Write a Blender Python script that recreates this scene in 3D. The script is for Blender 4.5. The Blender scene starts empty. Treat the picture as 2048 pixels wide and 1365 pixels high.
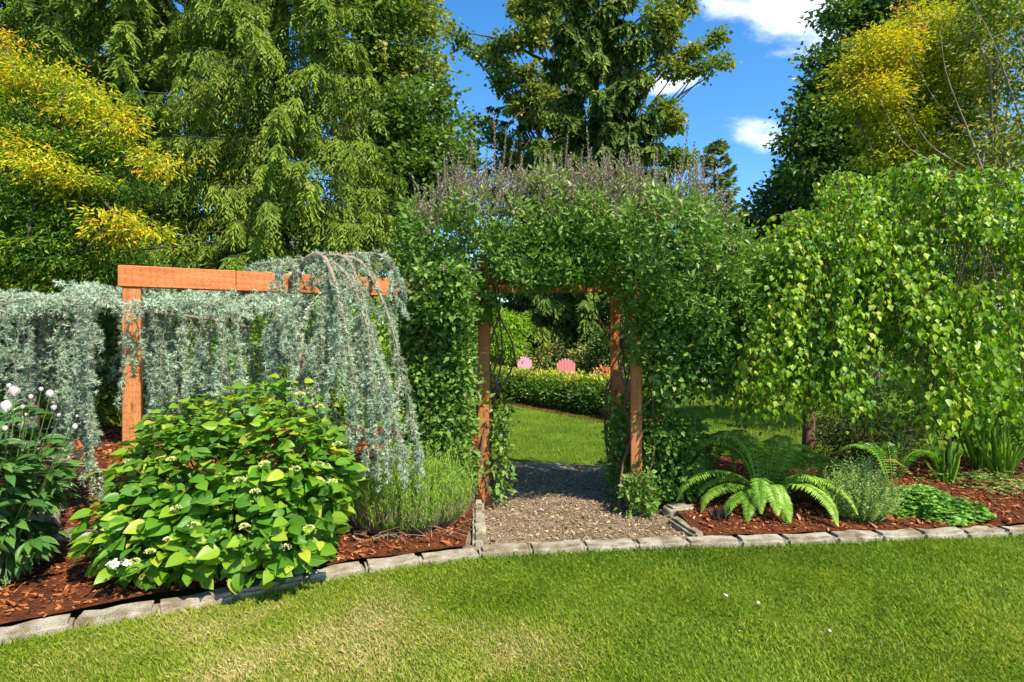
import bpy, bmesh, math
import numpy as np
from mathutils import Matrix, Vector

# ------------------------------------------------------------------ camera, sky, sun, exposure
F = 1137.8; H = 1.5                      # focal length in photo pixels, eye height in metres
scene = bpy.context.scene
col = scene.collection
cam_d = bpy.data.cameras.new('camera'); cam = bpy.data.objects.new('camera', cam_d); col.objects.link(cam)
cam.location = (0, 0, H); cam.rotation_euler = (math.pi/2, 0, 0)
cam_d.lens = 20; cam_d.sensor_width = 36; cam_d.clip_end = 1500; cam_d.clip_start = 0.05
scene.camera = cam

SUN_ELEV = math.radians(51)
SUN_DIR = np.array([0.66, -0.75])       # horizontal direction towards the sun (behind the camera, right)
SUN_DIR = SUN_DIR/np.linalg.norm(SUN_DIR)
sd = bpy.data.lights.new('sun', 'SUN'); sd.energy = 5.0; sd.angle = math.radians(0.5); sd.color = (1, 0.91, 0.76)
sun = bpy.data.objects.new('sun', sd); col.objects.link(sun)
tosun = Vector((SUN_DIR[0]*math.cos(SUN_ELEV), SUN_DIR[1]*math.cos(SUN_ELEV), math.sin(SUN_ELEV)))
sun.rotation_euler = tosun.to_track_quat('Z', 'Y').to_euler()
sun.location = (0, 0, 40)

world = bpy.data.worlds.new('World'); scene.world = world; world.use_nodes = True
def build_world():
    nt = world.node_tree; N = nt.nodes; L = nt.links; N.clear()
    out = N.new('ShaderNodeOutputWorld'); bg = N.new('ShaderNodeBackground'); bg.inputs['Strength'].default_value = 0.13
    sky = N.new('ShaderNodeTexSky'); sky.sky_type = 'NISHITA'; sky.sun_disc = False
    sky.sun_elevation = SUN_ELEV; sky.sun_rotation = math.atan2(SUN_DIR[0], SUN_DIR[1])
    sky.air_density = 1.0; sky.dust_density = 0.4; sky.ozone_density = 2.5
    hsv = N.new('ShaderNodeHueSaturation'); hsv.inputs['Saturation'].default_value = 1.33; hsv.inputs['Value'].default_value = 1.12
    L.new(sky.outputs[0], hsv.inputs['Color'])
    tc = N.new('ShaderNodeTexCoord'); sep = N.new('ShaderNodeSeparateXYZ'); L.new(tc.outputs['Generated'], sep.inputs[0])
    def m(op, a, b=None, c=None):
        n = N.new('ShaderNodeMath'); n.operation = op
        for i, v in enumerate((a, b, c)):
            if v is None: continue
            if isinstance(v, (int, float)): n.inputs[i].default_value = v
            else: L.new(v, n.inputs[i])
        return n.outputs[0]
    yy = m('MAXIMUM', sep.outputs[1], 0.05)
    u = m('DIVIDE', sep.outputs[0], yy); v = m('DIVIDE', sep.outputs[2], yy)
    comb = N.new('ShaderNodeCombineXYZ'); L.new(u, comb.inputs[0]); L.new(v, comb.inputs[1])
    nz = N.new('ShaderNodeTexNoise'); nz.inputs['Scale'].default_value = 9; nz.inputs['Detail'].default_value = 7
    nz.inputs['Roughness'].default_value = 0.62
    mp = N.new('ShaderNodeMapping'); mp.inputs['Scale'].default_value = (0.8, 1.7, 1); mp.inputs['Rotation'].default_value = (0, 0, 0.35)
    L.new(comb.outputs[0], mp.inputs[0]); L.new(mp.outputs[0], nz.inputs['Vector'])
    tot = None
    #           u     v      ru     rv     tilt  gain
    for (cu, cv, ru, rv, tl, g) in ((0.55, 0.60, 0.25, 0.095, -0.30, 1.9), (0.28, 0.455, 0.05, 0.018, 0.12, 1.7),
                                    (0.462, 0.357, 0.075, 0.028, -0.25, 1.8), (-0.30, 0.90, 0.3, 0.08, 0.2, 0.8), (0.53, 0.335, .05, .014, -.1, .8)):
        du = m('SUBTRACT', u, cu); dv = m('SUBTRACT', v, cv)
        c, s = math.cos(tl), math.sin(tl)
        a = m('ADD', m('MULTIPLY', du, c/ru), m('MULTIPLY', dv, s/ru))
        b = m('ADD', m('MULTIPLY', du, -s/rv), m('MULTIPLY', dv, c/rv))
        r2 = m('ADD', m('MULTIPLY', a, a), m('MULTIPLY', b, b))
        e = m('MULTIPLY', m('SUBTRACT', 1.0, m('MULTIPLY', r2, 0.55)), g); e = m('MAXIMUM', e, -1.0)
        tot = e if tot is None else m('MAXIMUM', tot, e)
    dens = m('ADD', tot, m('MULTIPLY', m('SUBTRACT', nz.outputs['Fac'], 0.55), 4.2))
    mr = N.new('ShaderNodeMapRange'); mr.interpolation_type = 'SMOOTHSTEP'; L.new(dens, mr.inputs[0]); mr.inputs[1].default_value = 0.0; mr.inputs[2].default_value = 2.1
    front = m('GREATER_THAN', sep.outputs[1], 0.06)
    fac = m('MULTIPLY', m('MULTIPLY', mr.outputs[0], front), 0.95)
    mix = N.new('ShaderNodeMixRGB'); L.new(fac, mix.inputs[0]); L.new(hsv.outputs[0], mix.inputs[1]); mix.inputs[2].default_value = (6.6, 7.0, 7.8, 1)
    L.new(mix.outputs[0], bg.inputs['Color']); L.new(bg.outputs[0], out.inputs[0])
build_world()
scene.view_settings.view_transform = 'Standard'; scene.view_settings.look = 'None'
scene.view_settings.exposure = 0.92; scene.view_settings.gamma = 1; scene.view_settings.use_curve_mapping = False
scene.render.engine = 'CYCLES'
scene.cycles.max_bounces = 6; scene.cycles.diffuse_bounces = 3; scene.cycles.glossy_bounces = 2
scene.cycles.transmission_bounces = 4; scene.cycles.transparent_max_bounces = 4
scene.cycles.use_denoising = True

# ------------------------------------------------------------------ helpers
def at(px, py, d): return np.array([(px-1024)/F*d, d, H-(py-682.5)/F*d])
def gr(px, py, z=0.0):
    d = (H-z)*F/(py-682.5); return np.array([(px-1024)/F*d, d, z])
def nrm(v): return v/np.maximum(np.linalg.norm(v, axis=-1, keepdims=True), 1e-9)
def RG(s): return np.random.default_rng(s)
def sn(p, seed, freq):
    r = RG(seed); o = 0
    for k in range(6):
        w = r.normal(size=p.shape[-1]); w = w/np.linalg.norm(w)*freq*r.uniform(0.6, 1.7)
        o = o+np.sin(p@w+r.uniform(0, 6.28)+1.3*np.sin(p@(w[::-1]*0.7)))
    return o/6*1.6

def tag(o, label=None, cat=None, group=None, kind=None):
    if label: o['label'] = label
    if cat: o['category'] = cat
    if group: o['group'] = group
    if kind: o['kind'] = kind
    return o
def root(name, loc, label, cat, group=None):
    o = bpy.data.objects.new(name, None); o.empty_display_size = 0.2; col.objects.link(o)
    o.location = [float(v) for v in loc]
    return tag(o, label, cat, group)
def link(name, me, parent=None, kind=None):
    o = bpy.data.objects.new(name, me); col.objects.link(o)
    if parent is not None: o.parent = parent
    if kind: o['kind'] = kind
    return o

# mesh accumulator: triangles with a per face "tint" and optional leaf coordinates
KITE = (np.array([(0, 0, 0), (.5, .42, .10), (0, 1, 0), (-.5, .42, .10)]), np.array([(0, 1, 2), (0, 2, 3)]))
LEAF4 = (np.array([(0, 0, 0), (.5, .38, .09), (0, .5, 0.0), (-.5, .38, .09), (0, 1, -.10)]), np.array([(0, 1, 2), (0, 2, 3), (1, 4, 2), (2, 4, 3)]))
BIRCH = (np.array([(0, 0, 0), (.46, .22, .05), (.36, .55, .03), (0, 1, -.10), (-.36, .55, .03), (-.46, .22, .05), (0, .4, -.03)]),
         np.array([(0, 1, 6), (1, 2, 6), (2, 3, 6), (3, 4, 6), (4, 5, 6), (5, 0, 6)]))
NEEDLE = (np.array([(-.5, 0, 0), (.5, 0, 0), (0, 1, 0)]), np.array([(0, 1, 2)]))
BLADE = (np.array([(-.5, 0, 0), (.5, .05, 0), (-.1, .6, .06), (0, 1, .32)]), np.array([(0, 1, 2), (1, 3, 2)]))
STRAPV = []; STRAPF = []
for i in range(6):
    t = i/6; w = (0.35+0.75*t if t < .5 else 1-(t-.5)*1.2)*.5
    STRAPV += [(-w, t, .10*t*t+.04), (0, t, .10*t*t), (w, t, .10*t*t+.04)]
    if i:
        a = 3*i
        STRAPF += [(a-3, a-2, a+1), (a-3, a+1, a), (a-2, a-1, a+2), (a-2, a+2, a+1)]
STRAPV.append((0, 1, .06)); STRAPF += [(15, 16, 18), (16, 17, 18)]
STRAP = (np.array(STRAPV), np.array(STRAPF))
def ovate(n=8, droop=.18, fold=.09, ser=0.0, width=1.0, peak=.38, tip=1.5):
    V = [(0, 0, 0)]; Fc = []
    for i in range(1, n):
        t = i/n
        w = .5*width*(math.sin(math.pi*min(1, t**(math.log(.5)/math.log(peak))))**0.75)
        if t > .75: w *= (1-(t-.75)*tip)
        if ser and i % 2: w *= 1-ser
        z = -droop*t*t
        V += [(-w, t, z+fold*w*2), (0, t, z), (w, t, z+fold*w*2)]
    V.append((0, 1, -droop*1.05)); e = len(V)-1
    Fc += [(0, 2, 1), (0, 3, 2)]
    for i in range(1, n-1):
        a = 3*i-2; b = a+3
        Fc += [(a, a+1, b+1), (a, b+1, b), (a+1, a+2, b+2), (a+1, b+2, b+1)]
    a = 3*(n-1)-2
    Fc += [(a, a+1, e), (a+1, a+2, e)]
    return np.array(V), np.array(Fc)

class FM:
    def __init__(s): s.V = []; s.T = []; s.C = []; s.LC = []; s.n = 0
    def add(s, tpl, P, Y, Z, L, W=None, tint=0.5):
        """tpl at points P, leaf axis Y, approximate normal Z, length L and width W"""
        P = np.asarray(P, float); n = len(P)
        if n == 0: return
        tv, tf = tpl
        Y = nrm(np.broadcast_to(Y, (n, 3))); Z = np.broadcast_to(Z, (n, 3))
        X = nrm(np.cross(Y, Z)); Z = np.cross(X, Y)
        L = np.broadcast_to(L, (n,)); W = L if W is None else np.broadcast_to(W, (n,))
        v = P[:, None, :]+(tv[None, :, 0:1]*W[:, None, None])*X[:, None]+(tv[None, :, 1:2]*L[:, None, None])*Y[:, None]+(tv[None, :, 2:3]*L[:, None, None])*Z[:, None]
        k = len(tv)
        f = (tf[None]+(np.arange(n)*k)[:, None, None]).reshape(-1, 3)+s.n
        s.V.append(v.reshape(-1, 3)); s.T.append(f); s.n += n*k
        s.C.append(np.repeat(np.broadcast_to(tint, (n,)), len(tf)))
        s.LC.append(np.tile(tv, (n, 1)))
    def raw(s, V, T, tint=0.5):
        V = np.asarray(V, float); T = np.asarray(T)
        s.V.append(V); s.T.append(T+s.n); s.n += len(V)
        s.C.append(np.broadcast_to(np.asarray(tint, float), (len(T),))); s.LC.append(np.zeros((len(V), 3)))
    def tube(s, pts, rad, sides=6, tint=.5):
        pts = np.asarray(pts, float); n = len(pts); rad = np.broadcast_to(rad, (n,))
        T = nrm(np.gradient(pts, axis=0)); up = np.array([0.13, 0.21, 1.0])
        if abs(nrm(pts[-1]-pts[0])@nrm(up)) > .9: up = np.array([1.0, .1, .1])
        A = nrm(np.cross(T, up)); B = np.cross(T, A)
        a = np.arange(sides)/sides*2*np.pi
        ring = A[:, None]*np.cos(a)[None, :, None]+B[:, None]*np.sin(a)[None, :, None]
        v = (pts[:, None]+ring*rad[:, None, None]).reshape(-1, 3)
        f = []
        for i in range(n-1):
            for j in range(sides):
                p = i*sides+j; q = i*sides+(j+1) % sides
                f += [(p, q, q+sides), (p, q+sides, p+sides)]
        v = np.vstack([v, pts[-1]]); e = len(v)-1; b = (n-1)*sides
        f += [(b+j, b+(j+1) % sides, e) for j in range(sides)]
        s.raw(v, f, tint)
    def build(s, name, mat, parent=None, kind=None, smooth=False, lc=False, origin=None):
        V = np.concatenate(s.V); T = np.concatenate(s.T); C = np.concatenate(s.C)
        if origin is None and parent is not None: origin = np.array(parent.location)
        if origin is not None: V = V-np.asarray(origin)
        me = bpy.data.meshes.new(name)
        me.vertices.add(len(V)); me.vertices.foreach_set('co', V.astype(np.float32).ravel())
        me.loops.add(len(T)*3); me.loops.foreach_set('vertex_index', T.astype(np.int32).ravel())
        me.polygons.add(len(T)); me.polygons.foreach_set('loop_start', np.arange(0, len(T)*3, 3, dtype=np.int32))
        me.polygons.foreach_set('use_smooth', np.full(len(T), smooth))
        me.update(calc_edges=True)
        a = me.attributes.new('tint', 'FLOAT', 'FACE'); a.data.foreach_set('value', C.astype(np.float32))
        if lc:
            a = me.attributes.new('lc', 'FLOAT_VECTOR', 'POINT'); a.data.foreach_set('vector', np.concatenate(s.LC).astype(np.float32).ravel())
        me.materials.append(mat)
        if name is None: return me
        return link(name, me, parent, kind)
def tpl_mesh(name, tpl, mat, tint, smooth=True):
    m = FM(); m.add(tpl, [(0, 0, 0)], np.array([0, 1., 0]), np.array([0, 0, 1.]), 1.0, 1.0, tint)
    o = m.build(name, mat, None, smooth=smooth, lc=True); me = o.data; bpy.data.objects.remove(o); return me
def place(name, me, parent, P, Y, Z, L, W):
    Y = nrm(np.asarray(Y, float)); X = nrm(np.cross(Y, Z)); Zz = np.cross(X, Y)
    o = link(name, me, parent)
    p = np.asarray(P)-np.array(parent.location)
    M = Matrix([[X[i]*W, Y[i]*L, Zz[i]*L, p[i]] for i in range(3)]+[[0, 0, 0, 1]])
    o.matrix_basis = M
    return o
def bez(pts, n):
    """smooth curve through points"""
    pts = np.asarray(pts, float)
    d = np.r_[0, np.cumsum(np.linalg.norm(np.diff(pts, axis=0), axis=1))]
    ext = np.vstack([2*pts[0]-pts[1], pts, 2*pts[-1]-pts[-2]])
    t = np.linspace(0, len(pts)-1.0001, n); i = t.astype(int); f = (t-i)[:, None]
    p0, p1, p2, p3 = ext[i], ext[i+1], ext[i+2], ext[i+3]
    return .5*((2*p1)+(-p0+p2)*f+(2*p0-5*p1+4*p2-p3)*f*f+(-p0+3*p1-3*p2+p3)*f**3)

# ------------------------------------------------------------------ materials
def newmat(name):
    m = bpy.data.materials.new(name); m.use_nodes = True; nt = m.node_tree; nt.nodes.clear()
    out = nt.nodes.new('ShaderNodeOutputMaterial'); return m, nt, nt.nodes, nt.links, out
def ramp(N, stops):
    r = N.new('ShaderNodeValToRGB'); e = r.color_ramp.elements
    while len(e) < len(stops): e.new(0.5)
    for i, (p, c) in enumerate(stops): e[i].position = p; e[i].color = (*c, 1)
    return r
def leaf_mat(name, stops, transl=.35, rough=.5, spec=.35, veins=False, tcol=(1.25, 1.25, .55), patch=0.0, coat=0):
    m, nt, N, L, out = newmat(name)
    at_ = N.new('ShaderNodeAttribute'); at_.attribute_name = 'tint'
    r = ramp(N, stops); cur = at_.outputs['Fac']
    if patch:
        geo = N.new('ShaderNodeNewGeometry'); nz = N.new('ShaderNodeTexNoise'); nz.inputs['Scale'].default_value = patch; nz.inputs['Detail'].default_value = 2
        L.new(geo.outputs['Position'], nz.inputs['Vector'])
        a = N.new('ShaderNodeMath'); a.operation = 'MULTIPLY_ADD'; L.new(nz.outputs['Fac'], a.inputs[0]); a.inputs[1].default_value = .7; a.inputs[2].default_value = -.35
        b = N.new('ShaderNodeMath'); b.operation = 'ADD'; L.new(cur, b.inputs[0]); L.new(a.outputs[0], b.inputs[1]); cur = b.outputs[0]
    L.new(cur, r.inputs[0]); c = r.outputs[0]
    bs = N.new('ShaderNodeBsdfPrincipled'); bs.inputs['Roughness'].default_value = rough; bs.inputs['Specular IOR Level'].default_value = spec
    if veins:
        lc = N.new('ShaderNodeAttribute'); lc.attribute_name = 'lc'; sp = N.new('ShaderNodeSeparateXYZ'); L.new(lc.outputs['Vector'], sp.inputs[0])
        ab = N.new('ShaderNodeMath'); ab.operation = 'ABSOLUTE'; L.new(sp.outputs[0], ab.inputs[0])
        k = N.new('ShaderNodeMath'); k.operation = 'MULTIPLY_ADD'; L.new(ab.outputs[0], k.inputs[0]); k.inputs[1].default_value = -.9; L.new(sp.outputs[1], k.inputs[2])
        k2 = N.new('ShaderNodeMath'); k2.operation = 'MULTIPLY'; L.new(k.outputs[0], k2.inputs[0]); k2.inputs[1].default_value = 8
        fr = N.new('ShaderNodeMath'); fr.operation = 'PINGPONG'; L.new(k2.outputs[0], fr.inputs[0]); fr.inputs[1].default_value = .5
        v1 = N.new('ShaderNodeMapRange'); L.new(fr.outputs[0], v1.inputs[0]); v1.inputs[1].default_value = 0; v1.inputs[2].default_value = .12; v1.inputs[3].default_value = 1; v1.inputs[4].default_value = 0
        v2 = N.new('ShaderNodeMapRange'); L.new(ab.outputs[0], v2.inputs[0]); v2.inputs[1].default_value = 0.008; v2.inputs[2].default_value = .03; v2.inputs[3].default_value = 1; v2.inputs[4].default_value = 0
        mx = N.new('ShaderNodeMath'); mx.operation = 'MAXIMUM'; L.new(v2.outputs[0], mx.inputs[0])
        hv = N.new('ShaderNodeMath'); hv.operation = 'MULTIPLY'; L.new(v1.outputs[0], hv.inputs[0]); hv.inputs[1].default_value = .5; L.new(hv.outputs[0], mx.inputs[1])
        mc = N.new('ShaderNodeMixRGB'); mc.blend_type = 'MIX'; mf = N.new('ShaderNodeMath'); mf.operation = 'MULTIPLY'; L.new(mx.outputs[0], mf.inputs[0]); mf.inputs[1].default_value = .35
        L.new(mf.outputs[0], mc.inputs[0]); L.new(c, mc.inputs[1]); mc.inputs[2].default_value = (.36, .45, .12, 1); c = mc.outputs[0]
        bp = N.new('ShaderNodeBump'); bp.inputs['Strength'].default_value = .5; bp.inputs['Distance'].default_value = .01; bp.invert = True
        L.new(mx.outputs[0], bp.inputs['Height']); L.new(bp.outputs[0], bs.inputs['Normal'])
    L.new(c, bs.inputs['Base Color'])
    if transl:
        tr = N.new('ShaderNodeBsdfTranslucent'); mm = N.new('ShaderNodeMixRGB'); mm.blend_type = 'MULTIPLY'; mm.inputs[0].default_value = 1
        L.new(c, mm.inputs[1]); mm.inputs[2].default_value = (*tcol, 1); L.new(mm.outputs[0], tr.inputs['Color'])
        mix = N.new('ShaderNodeMixShader'); mix.inputs[0].default_value = transl
        L.new(bs.outputs[0], mix.inputs[1]); L.new(tr.outputs[0], mix.inputs[2]); L.new(mix.outputs[0], out.inputs[0])
    else: L.new(bs.outputs[0], out.inputs[0])
    return m
def bark_mat(name, a, b, scale=(14, 14, 2.5), bump=.6):
    m, nt, N, L, out = newmat(name)
    tc = N.new('ShaderNodeTexCoord'); mp = N.new('ShaderNodeMapping'); mp.inputs['Scale'].default_value = scale; L.new(tc.outputs['Object'], mp.inputs[0])
    nz = N.new('ShaderNodeTexNoise'); nz.inputs['Scale'].default_value = 1.6; nz.inputs['Detail'].default_value = 6; L.new(mp.outputs[0], nz.inputs['Vector'])
    r = ramp(N, [(.3, a), (.7, b)]); L.new(nz.outputs['Fac'], r.inputs[0])
    bs = N.new('ShaderNodeBsdfPrincipled'); bs.inputs['Roughness'].default_value = .9; L.new(r.outputs[0], bs.inputs['Base Color'])
    bp = N.new('ShaderNodeBump'); bp.inputs['Strength'].default_value = bump; bp.inputs['Distance'].default_value = .02; L.new(nz.outputs['Fac'], bp.inputs['Height']); L.new(bp.outputs[0], bs.inputs['Normal'])
    L.new(bs.outputs[0], out.inputs[0]); return m
def stone_mat():
    m, nt, N, L, out = newmat('pale aggregate concrete')
    tc = N.new('ShaderNodeTexCoord'); geo = N.new('ShaderNodeNewGeometry')
    n1 = N.new('ShaderNodeTexNoise'); n1.inputs['Scale'].default_value = 260; n1.inputs['Detail'].default_value = 3; L.new(geo.outputs['Position'], n1.inputs['Vector'])
    n2 = N.new('ShaderNodeTexNoise'); n2.inputs['Scale'].default_value = 9; n2.inputs['Detail'].default_value = 6; L.new(geo.outputs['Position'], n2.inputs['Vector'])
    r1 = ramp(N, [(.35, (.16, .135, .10)), (.5, (.36, .32, .24)), (.68, (.52, .475, .375))]); L.new(n1.outputs['Fac'], r1.inputs[0])
    r2 = ramp(N, [(.3, (.42, .34, .22)), (.62, (1, 1, 1))]); L.new(n2.outputs['Fac'], r2.inputs[0])
    mx = N.new('ShaderNodeMixRGB'); mx.blend_type = 'MULTIPLY'; mx.inputs[0].default_value = 1; L.new(r1.outputs[0], mx.inputs[1]); L.new(r2.outputs[0], mx.inputs[2])
    bs = N.new('ShaderNodeBsdfPrincipled'); bs.inputs['Roughness'].default_value = .95; L.new(mx.outputs[0], bs.inputs['Base Color'])
    bp = N.new('ShaderNodeBump'); bp.inputs['Strength'].default_value = .8; bp.inputs['Distance'].default_value = .004; L.new(n1.outputs['Fac'], bp.inputs['Height'])
    b2 = N.new('ShaderNodeBump'); b2.inputs['Strength'].default_value = .6; b2.inputs['Distance'].default_value = .02; L.new(n2.outputs['Fac'], b2.inputs['Height']); L.new(bp.outputs[0], b2.inputs['Normal'])
    L.new(b2.outputs[0], bs.inputs['Normal']); L.new(bs.outputs[0], out.inputs[0]); return m
def wood_mat(name, a, b, dash=True):
    """stained timber, grain and rows of treatment incisions along local X"""
    m, nt, N, L, out = newmat(name)
    tc = N.new('ShaderNodeTexCoord'); mp = N.new('ShaderNodeMapping'); mp.inputs['Scale'].default_value = (1.6, 26, 26); L.new(tc.outputs['Object'], mp.inputs[0])
    nz = N.new('ShaderNodeTexNoise'); nz.inputs['Scale'].default_value = 2.2; nz.inputs['Detail'].default_value = 7; nz.inputs['Distortion'].default_value = .5; L.new(mp.outputs[0], nz.inputs['Vector'])
    r = ramp(N, [(.28, a), (.72, b)]); L.new(nz.outputs['Fac'], r.inputs[0]); c = r.outputs[0]
    # knots
    mk = N.new('ShaderNodeMapping'); mk.inputs['Scale'].default_value = (2.6, 9, 9); L.new(tc.outputs['Object'], mk.inputs[0])
    vk = N.new('ShaderNodeTexVoronoi'); vk.inputs['Scale'].default_value = 1.0; L.new(mk.outputs[0], vk.inputs['Vector'])
    rk = ramp(N, [(.06, (.25, .14, .1)), (.13, (1, 1, 1))]); L.new(vk.outputs['Distance'], rk.inputs[0])
    mx = N.new('ShaderNodeMixRGB'); mx.blend_type = 'MULTIPLY'; mx.inputs[0].default_value = .9; L.new(c, mx.inputs[1]); L.new(rk.outputs[0], mx.inputs[2]); c = mx.outputs[0]
    bs = N.new('ShaderNodeBsdfPrincipled'); bs.inputs['Roughness'].default_value = .72
    h = nz.outputs['Fac']
    if dash:
        br = N.new('ShaderNodeTexBrick'); md = N.new('ShaderNodeMapping'); md.inputs['Scale'].default_value = (1, 1, 1)
        sp = N.new('ShaderNodeSeparateXYZ'); L.new(tc.outputs['Object'], sp.inputs[0])
        sm = N.new('ShaderNodeMath'); sm.operation = 'ADD'; L.new(sp.outputs[1], sm.inputs[0]); L.new(sp.outputs[2], sm.inputs[1])
        cb = N.new('ShaderNodeCombineXYZ'); L.new(sp.outputs[0], cb.inputs[0]); L.new(sm.outputs[0], cb.inputs[1])
        vo = N.new('ShaderNodeTexVoronoi'); mv = N.new('ShaderNodeMapping'); mv.inputs['Scale'].default_value = (22, 62, 1); vo.voronoi_dimensions = '2D'; vo.inputs['Scale'].default_value = 1; vo.inputs['Randomness'].default_value = .5
        L.new(cb.outputs[0], mv.inputs[0]); L.new(mv.outputs[0], vo.inputs['Vector'])
        rd = ramp(N, [(.14, (.30, .22, .18)), (.24, (1, 1, 1))]); L.new(vo.outputs['Distance'], rd.inputs[0])
        m2 = N.new('ShaderNodeMixRGB'); m2.blend_type = 'MULTIPLY'; m2.inputs[0].default_value = .55; L.new(c, m2.inputs[1]); L.new(rd.outputs[0], m2.inputs[2]); c = m2.outputs[0]
    nw = N.new('ShaderNodeTexNoise'); nw.inputs['Scale'].default_value = 3.1; nw.inputs['Detail'].default_value = 6; mw = N.new('ShaderNodeMapping'); mw.inputs['Scale'].default_value = (1, 4, 4); L.new(tc.outputs['Object'], mw.inputs[0]); L.new(mw.outputs[0], nw.inputs['Vector'])
    rw = ramp(N, [(.35, (.62, .60, .60)), (.62, (1, 1, 1))]); L.new(nw.outputs['Fac'], rw.inputs[0])
    m3 = N.new('ShaderNodeMixRGB'); m3.blend_type = 'MULTIPLY'; m3.inputs[0].default_value = .5; L.new(c, m3.inputs[1]); L.new(rw.outputs[0], m3.inputs[2]); c = m3.outputs[0]
    L.new(c, bs.inputs['Base Color'])
    bp = N.new('ShaderNodeBump'); bp.inputs['Strength'].default_value = .35; bp.inputs['Distance'].default_value = .004; L.new(h, bp.inputs['Height']); L.new(bp.outputs[0], bs.inputs['Normal'])
    L.new(bs.outputs[0], out.inputs[0]); return m
def plain(name, c, rough=.6, spec=.4, var=.15, scale=20):
    m, nt, N, L, out = newmat(name)
    geo = N.new('ShaderNodeNewGeometry'); nz = N.new('ShaderNodeTexNoise'); nz.inputs['Scale'].default_value = scale; nz.inputs['Detail'].default_value = 4; L.new(geo.outputs['Position'], nz.inputs['Vector'])
    r = ramp(N, [(.3, tuple(x*(1-var) for x in c)), (.7, tuple(min(1, x*(1+var)) for x in c))]); L.new(nz.outputs['Fac'], r.inputs[0])
    bs = N.new('ShaderNodeBsdfPrincipled'); bs.inputs['Roughness'].default_value = rough; bs.inputs['Specular IOR Level'].default_value = spec
    L.new(r.outputs[0], bs.inputs['Base Color']); L.new(bs.outputs[0], out.inputs[0]); return m
def ground_mat(name, stops, s1, s2, bump=.5, dist=.02):
    m, nt, N, L, out = newmat(name)
    geo = N.new('ShaderNodeNewGeometry')
    n1 = N.new('ShaderNodeTexNoise'); n1.inputs['Scale'].default_value = s1; n1.inputs['Detail'].default_value = 6; L.new(geo.outputs['Position'], n1.inputs['Vector'])
    n2 = N.new('ShaderNodeTexNoise'); n2.inputs['Scale'].default_value = s2; n2.inputs['Detail'].default_value = 4; L.new(geo.outputs['Position'], n2.inputs['Vector'])
    a = N.new('ShaderNodeMath'); a.operation = 'MULTIPLY_ADD'; L.new(n2.outputs['Fac'], a.inputs[0]); a.inputs[1].default_value = .6; 
    b = N.new('ShaderNodeMath'); b.operation = 'MULTIPLY'; L.new(n1.outputs['Fac'], b.inputs[0]); b.inputs[1].default_value = .4; L.new(b.outputs[0], a.inputs[2])
    r = ramp(N, stops); L.new(a.outputs[0], r.inputs[0])
    bs = N.new('ShaderNodeBsdfPrincipled'); bs.inputs['Roughness'].default_value = .95; bs.inputs['Specular IOR Level'].default_value = .1; L.new(r.outputs[0], bs.inputs['Base Color'])
    bp = N.new('ShaderNodeBump'); bp.inputs['Strength'].default_value = bump; bp.inputs['Distance'].default_value = dist; L.new(n1.outputs['Fac'], bp.inputs['Height']); L.new(bp.outputs[0], bs.inputs['Normal'])
    L.new(bs.outputs[0], out.inputs[0]); return m

M = {}
M['bark'] = bark_mat('grey brown bark', (.035, .026, .018), (.13, .10, .07))
M['bark_red'] = bark_mat('red brown bark', (.06, .030, .018), (.20, .11, .065))
M['bark_pale'] = bark_mat('pale grey bark', (.12, .10, .075), (.30, .25, .19))
M['twig'] = plain('brown twig', (.13, .075, .04), .8)
M['twig_pale'] = plain('pale bluish brown branch', (.26, .19, .13), .8)
M['stem'] = plain('green stem', (.10, .15, .04), .6)
M['red_stem'] = plain('purple brown shoot', (.17, .09, .08), .6)
M['stone'] = stone_mat()
M['wood'] = wood_mat('orange stained timber', (.42, .11, .022), (.64, .20, .05))
M['wood_post'] = wood_mat('orange stained post timber', (.38, .12, .03), (.56, .21, .065))
M['lawn'] = ground_mat('mown turf', [(.3, (.025, .050, .006)), (.5, (.08, .13, .01)), (.7, (.15, .20, .02))], 160, 1.3, .8, .01)
M['soil'] = ground_mat('dark bark covered soil', [(.3, (.025, .009, .005)), (.5, (.09, .028, .011)), (.7, (.18, .06, .024))], 60, 12, .9, .03)
M['path'] = ground_mat('trodden wood chip path', [(.3, (.07, .045, .03)), (.5, (.20, .145, .10)), (.7, (.34, .26, .19))], 90, 5, .9, .02)
g = lambda *s: list(s)
M['grass'] = leaf_mat('grass blade', g((0, (.045, .10, .008)), (.35, (.165, .275, .014)), (.6, (.30, .37, .022)), (.8, (.40, .37, .09)), (1, (.56, .45, .20))), .35, .55, .25, tcol=(1.1, 1.2, .5))
M['cedar'] = leaf_mat('cedar spray green', g((0, (.05, .10, .010)), (.5, (.145, .225, .020)), (1, (.27, .35, .035))), .30, .55, .3, patch=.7)
M['spruce'] = leaf_mat('spruce needle green', g((0, (.035, .07, .010)), (.5, (.10, .165, .018)), (1, (.22, .30, .035))), .22, .6, .3, patch=.5)
M['pine'] = leaf_mat('distant conifer green', g((0, (.09, .14, .04)), (1, (.26, .32, .10))), .25, .6, .2)
M['jmaple'] = leaf_mat('lace maple leaf', g((0, (.045, .12, .012)), (.35, (.13, .25, .02)), (.55, (.46, .52, .02)), (.8, (.70, .56, .02)), (1, (.70, .34, .03))), .42, .5, .25, tcol=(1.2, 1.15, .45))
M['ymaple'] = leaf_mat('yellow green maple leaf', g((0, (.12, .19, .012)), (.4, (.34, .41, .018)), (.7, (.62, .58, .02)), (.88, (.60, .40, .06)), (1, (.48, .16, .05))), .42, .5, .25, tcol=(1.2, 1.15, .45))
M['broad'] = leaf_mat('broad maple leaf', g((0, (.05, .11, .015)), (.5, (.14, .22, .025)), (.85, (.28, .30, .05)), (1, (.42, .34, .08))), .35, .5, .25, patch=.35)
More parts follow.
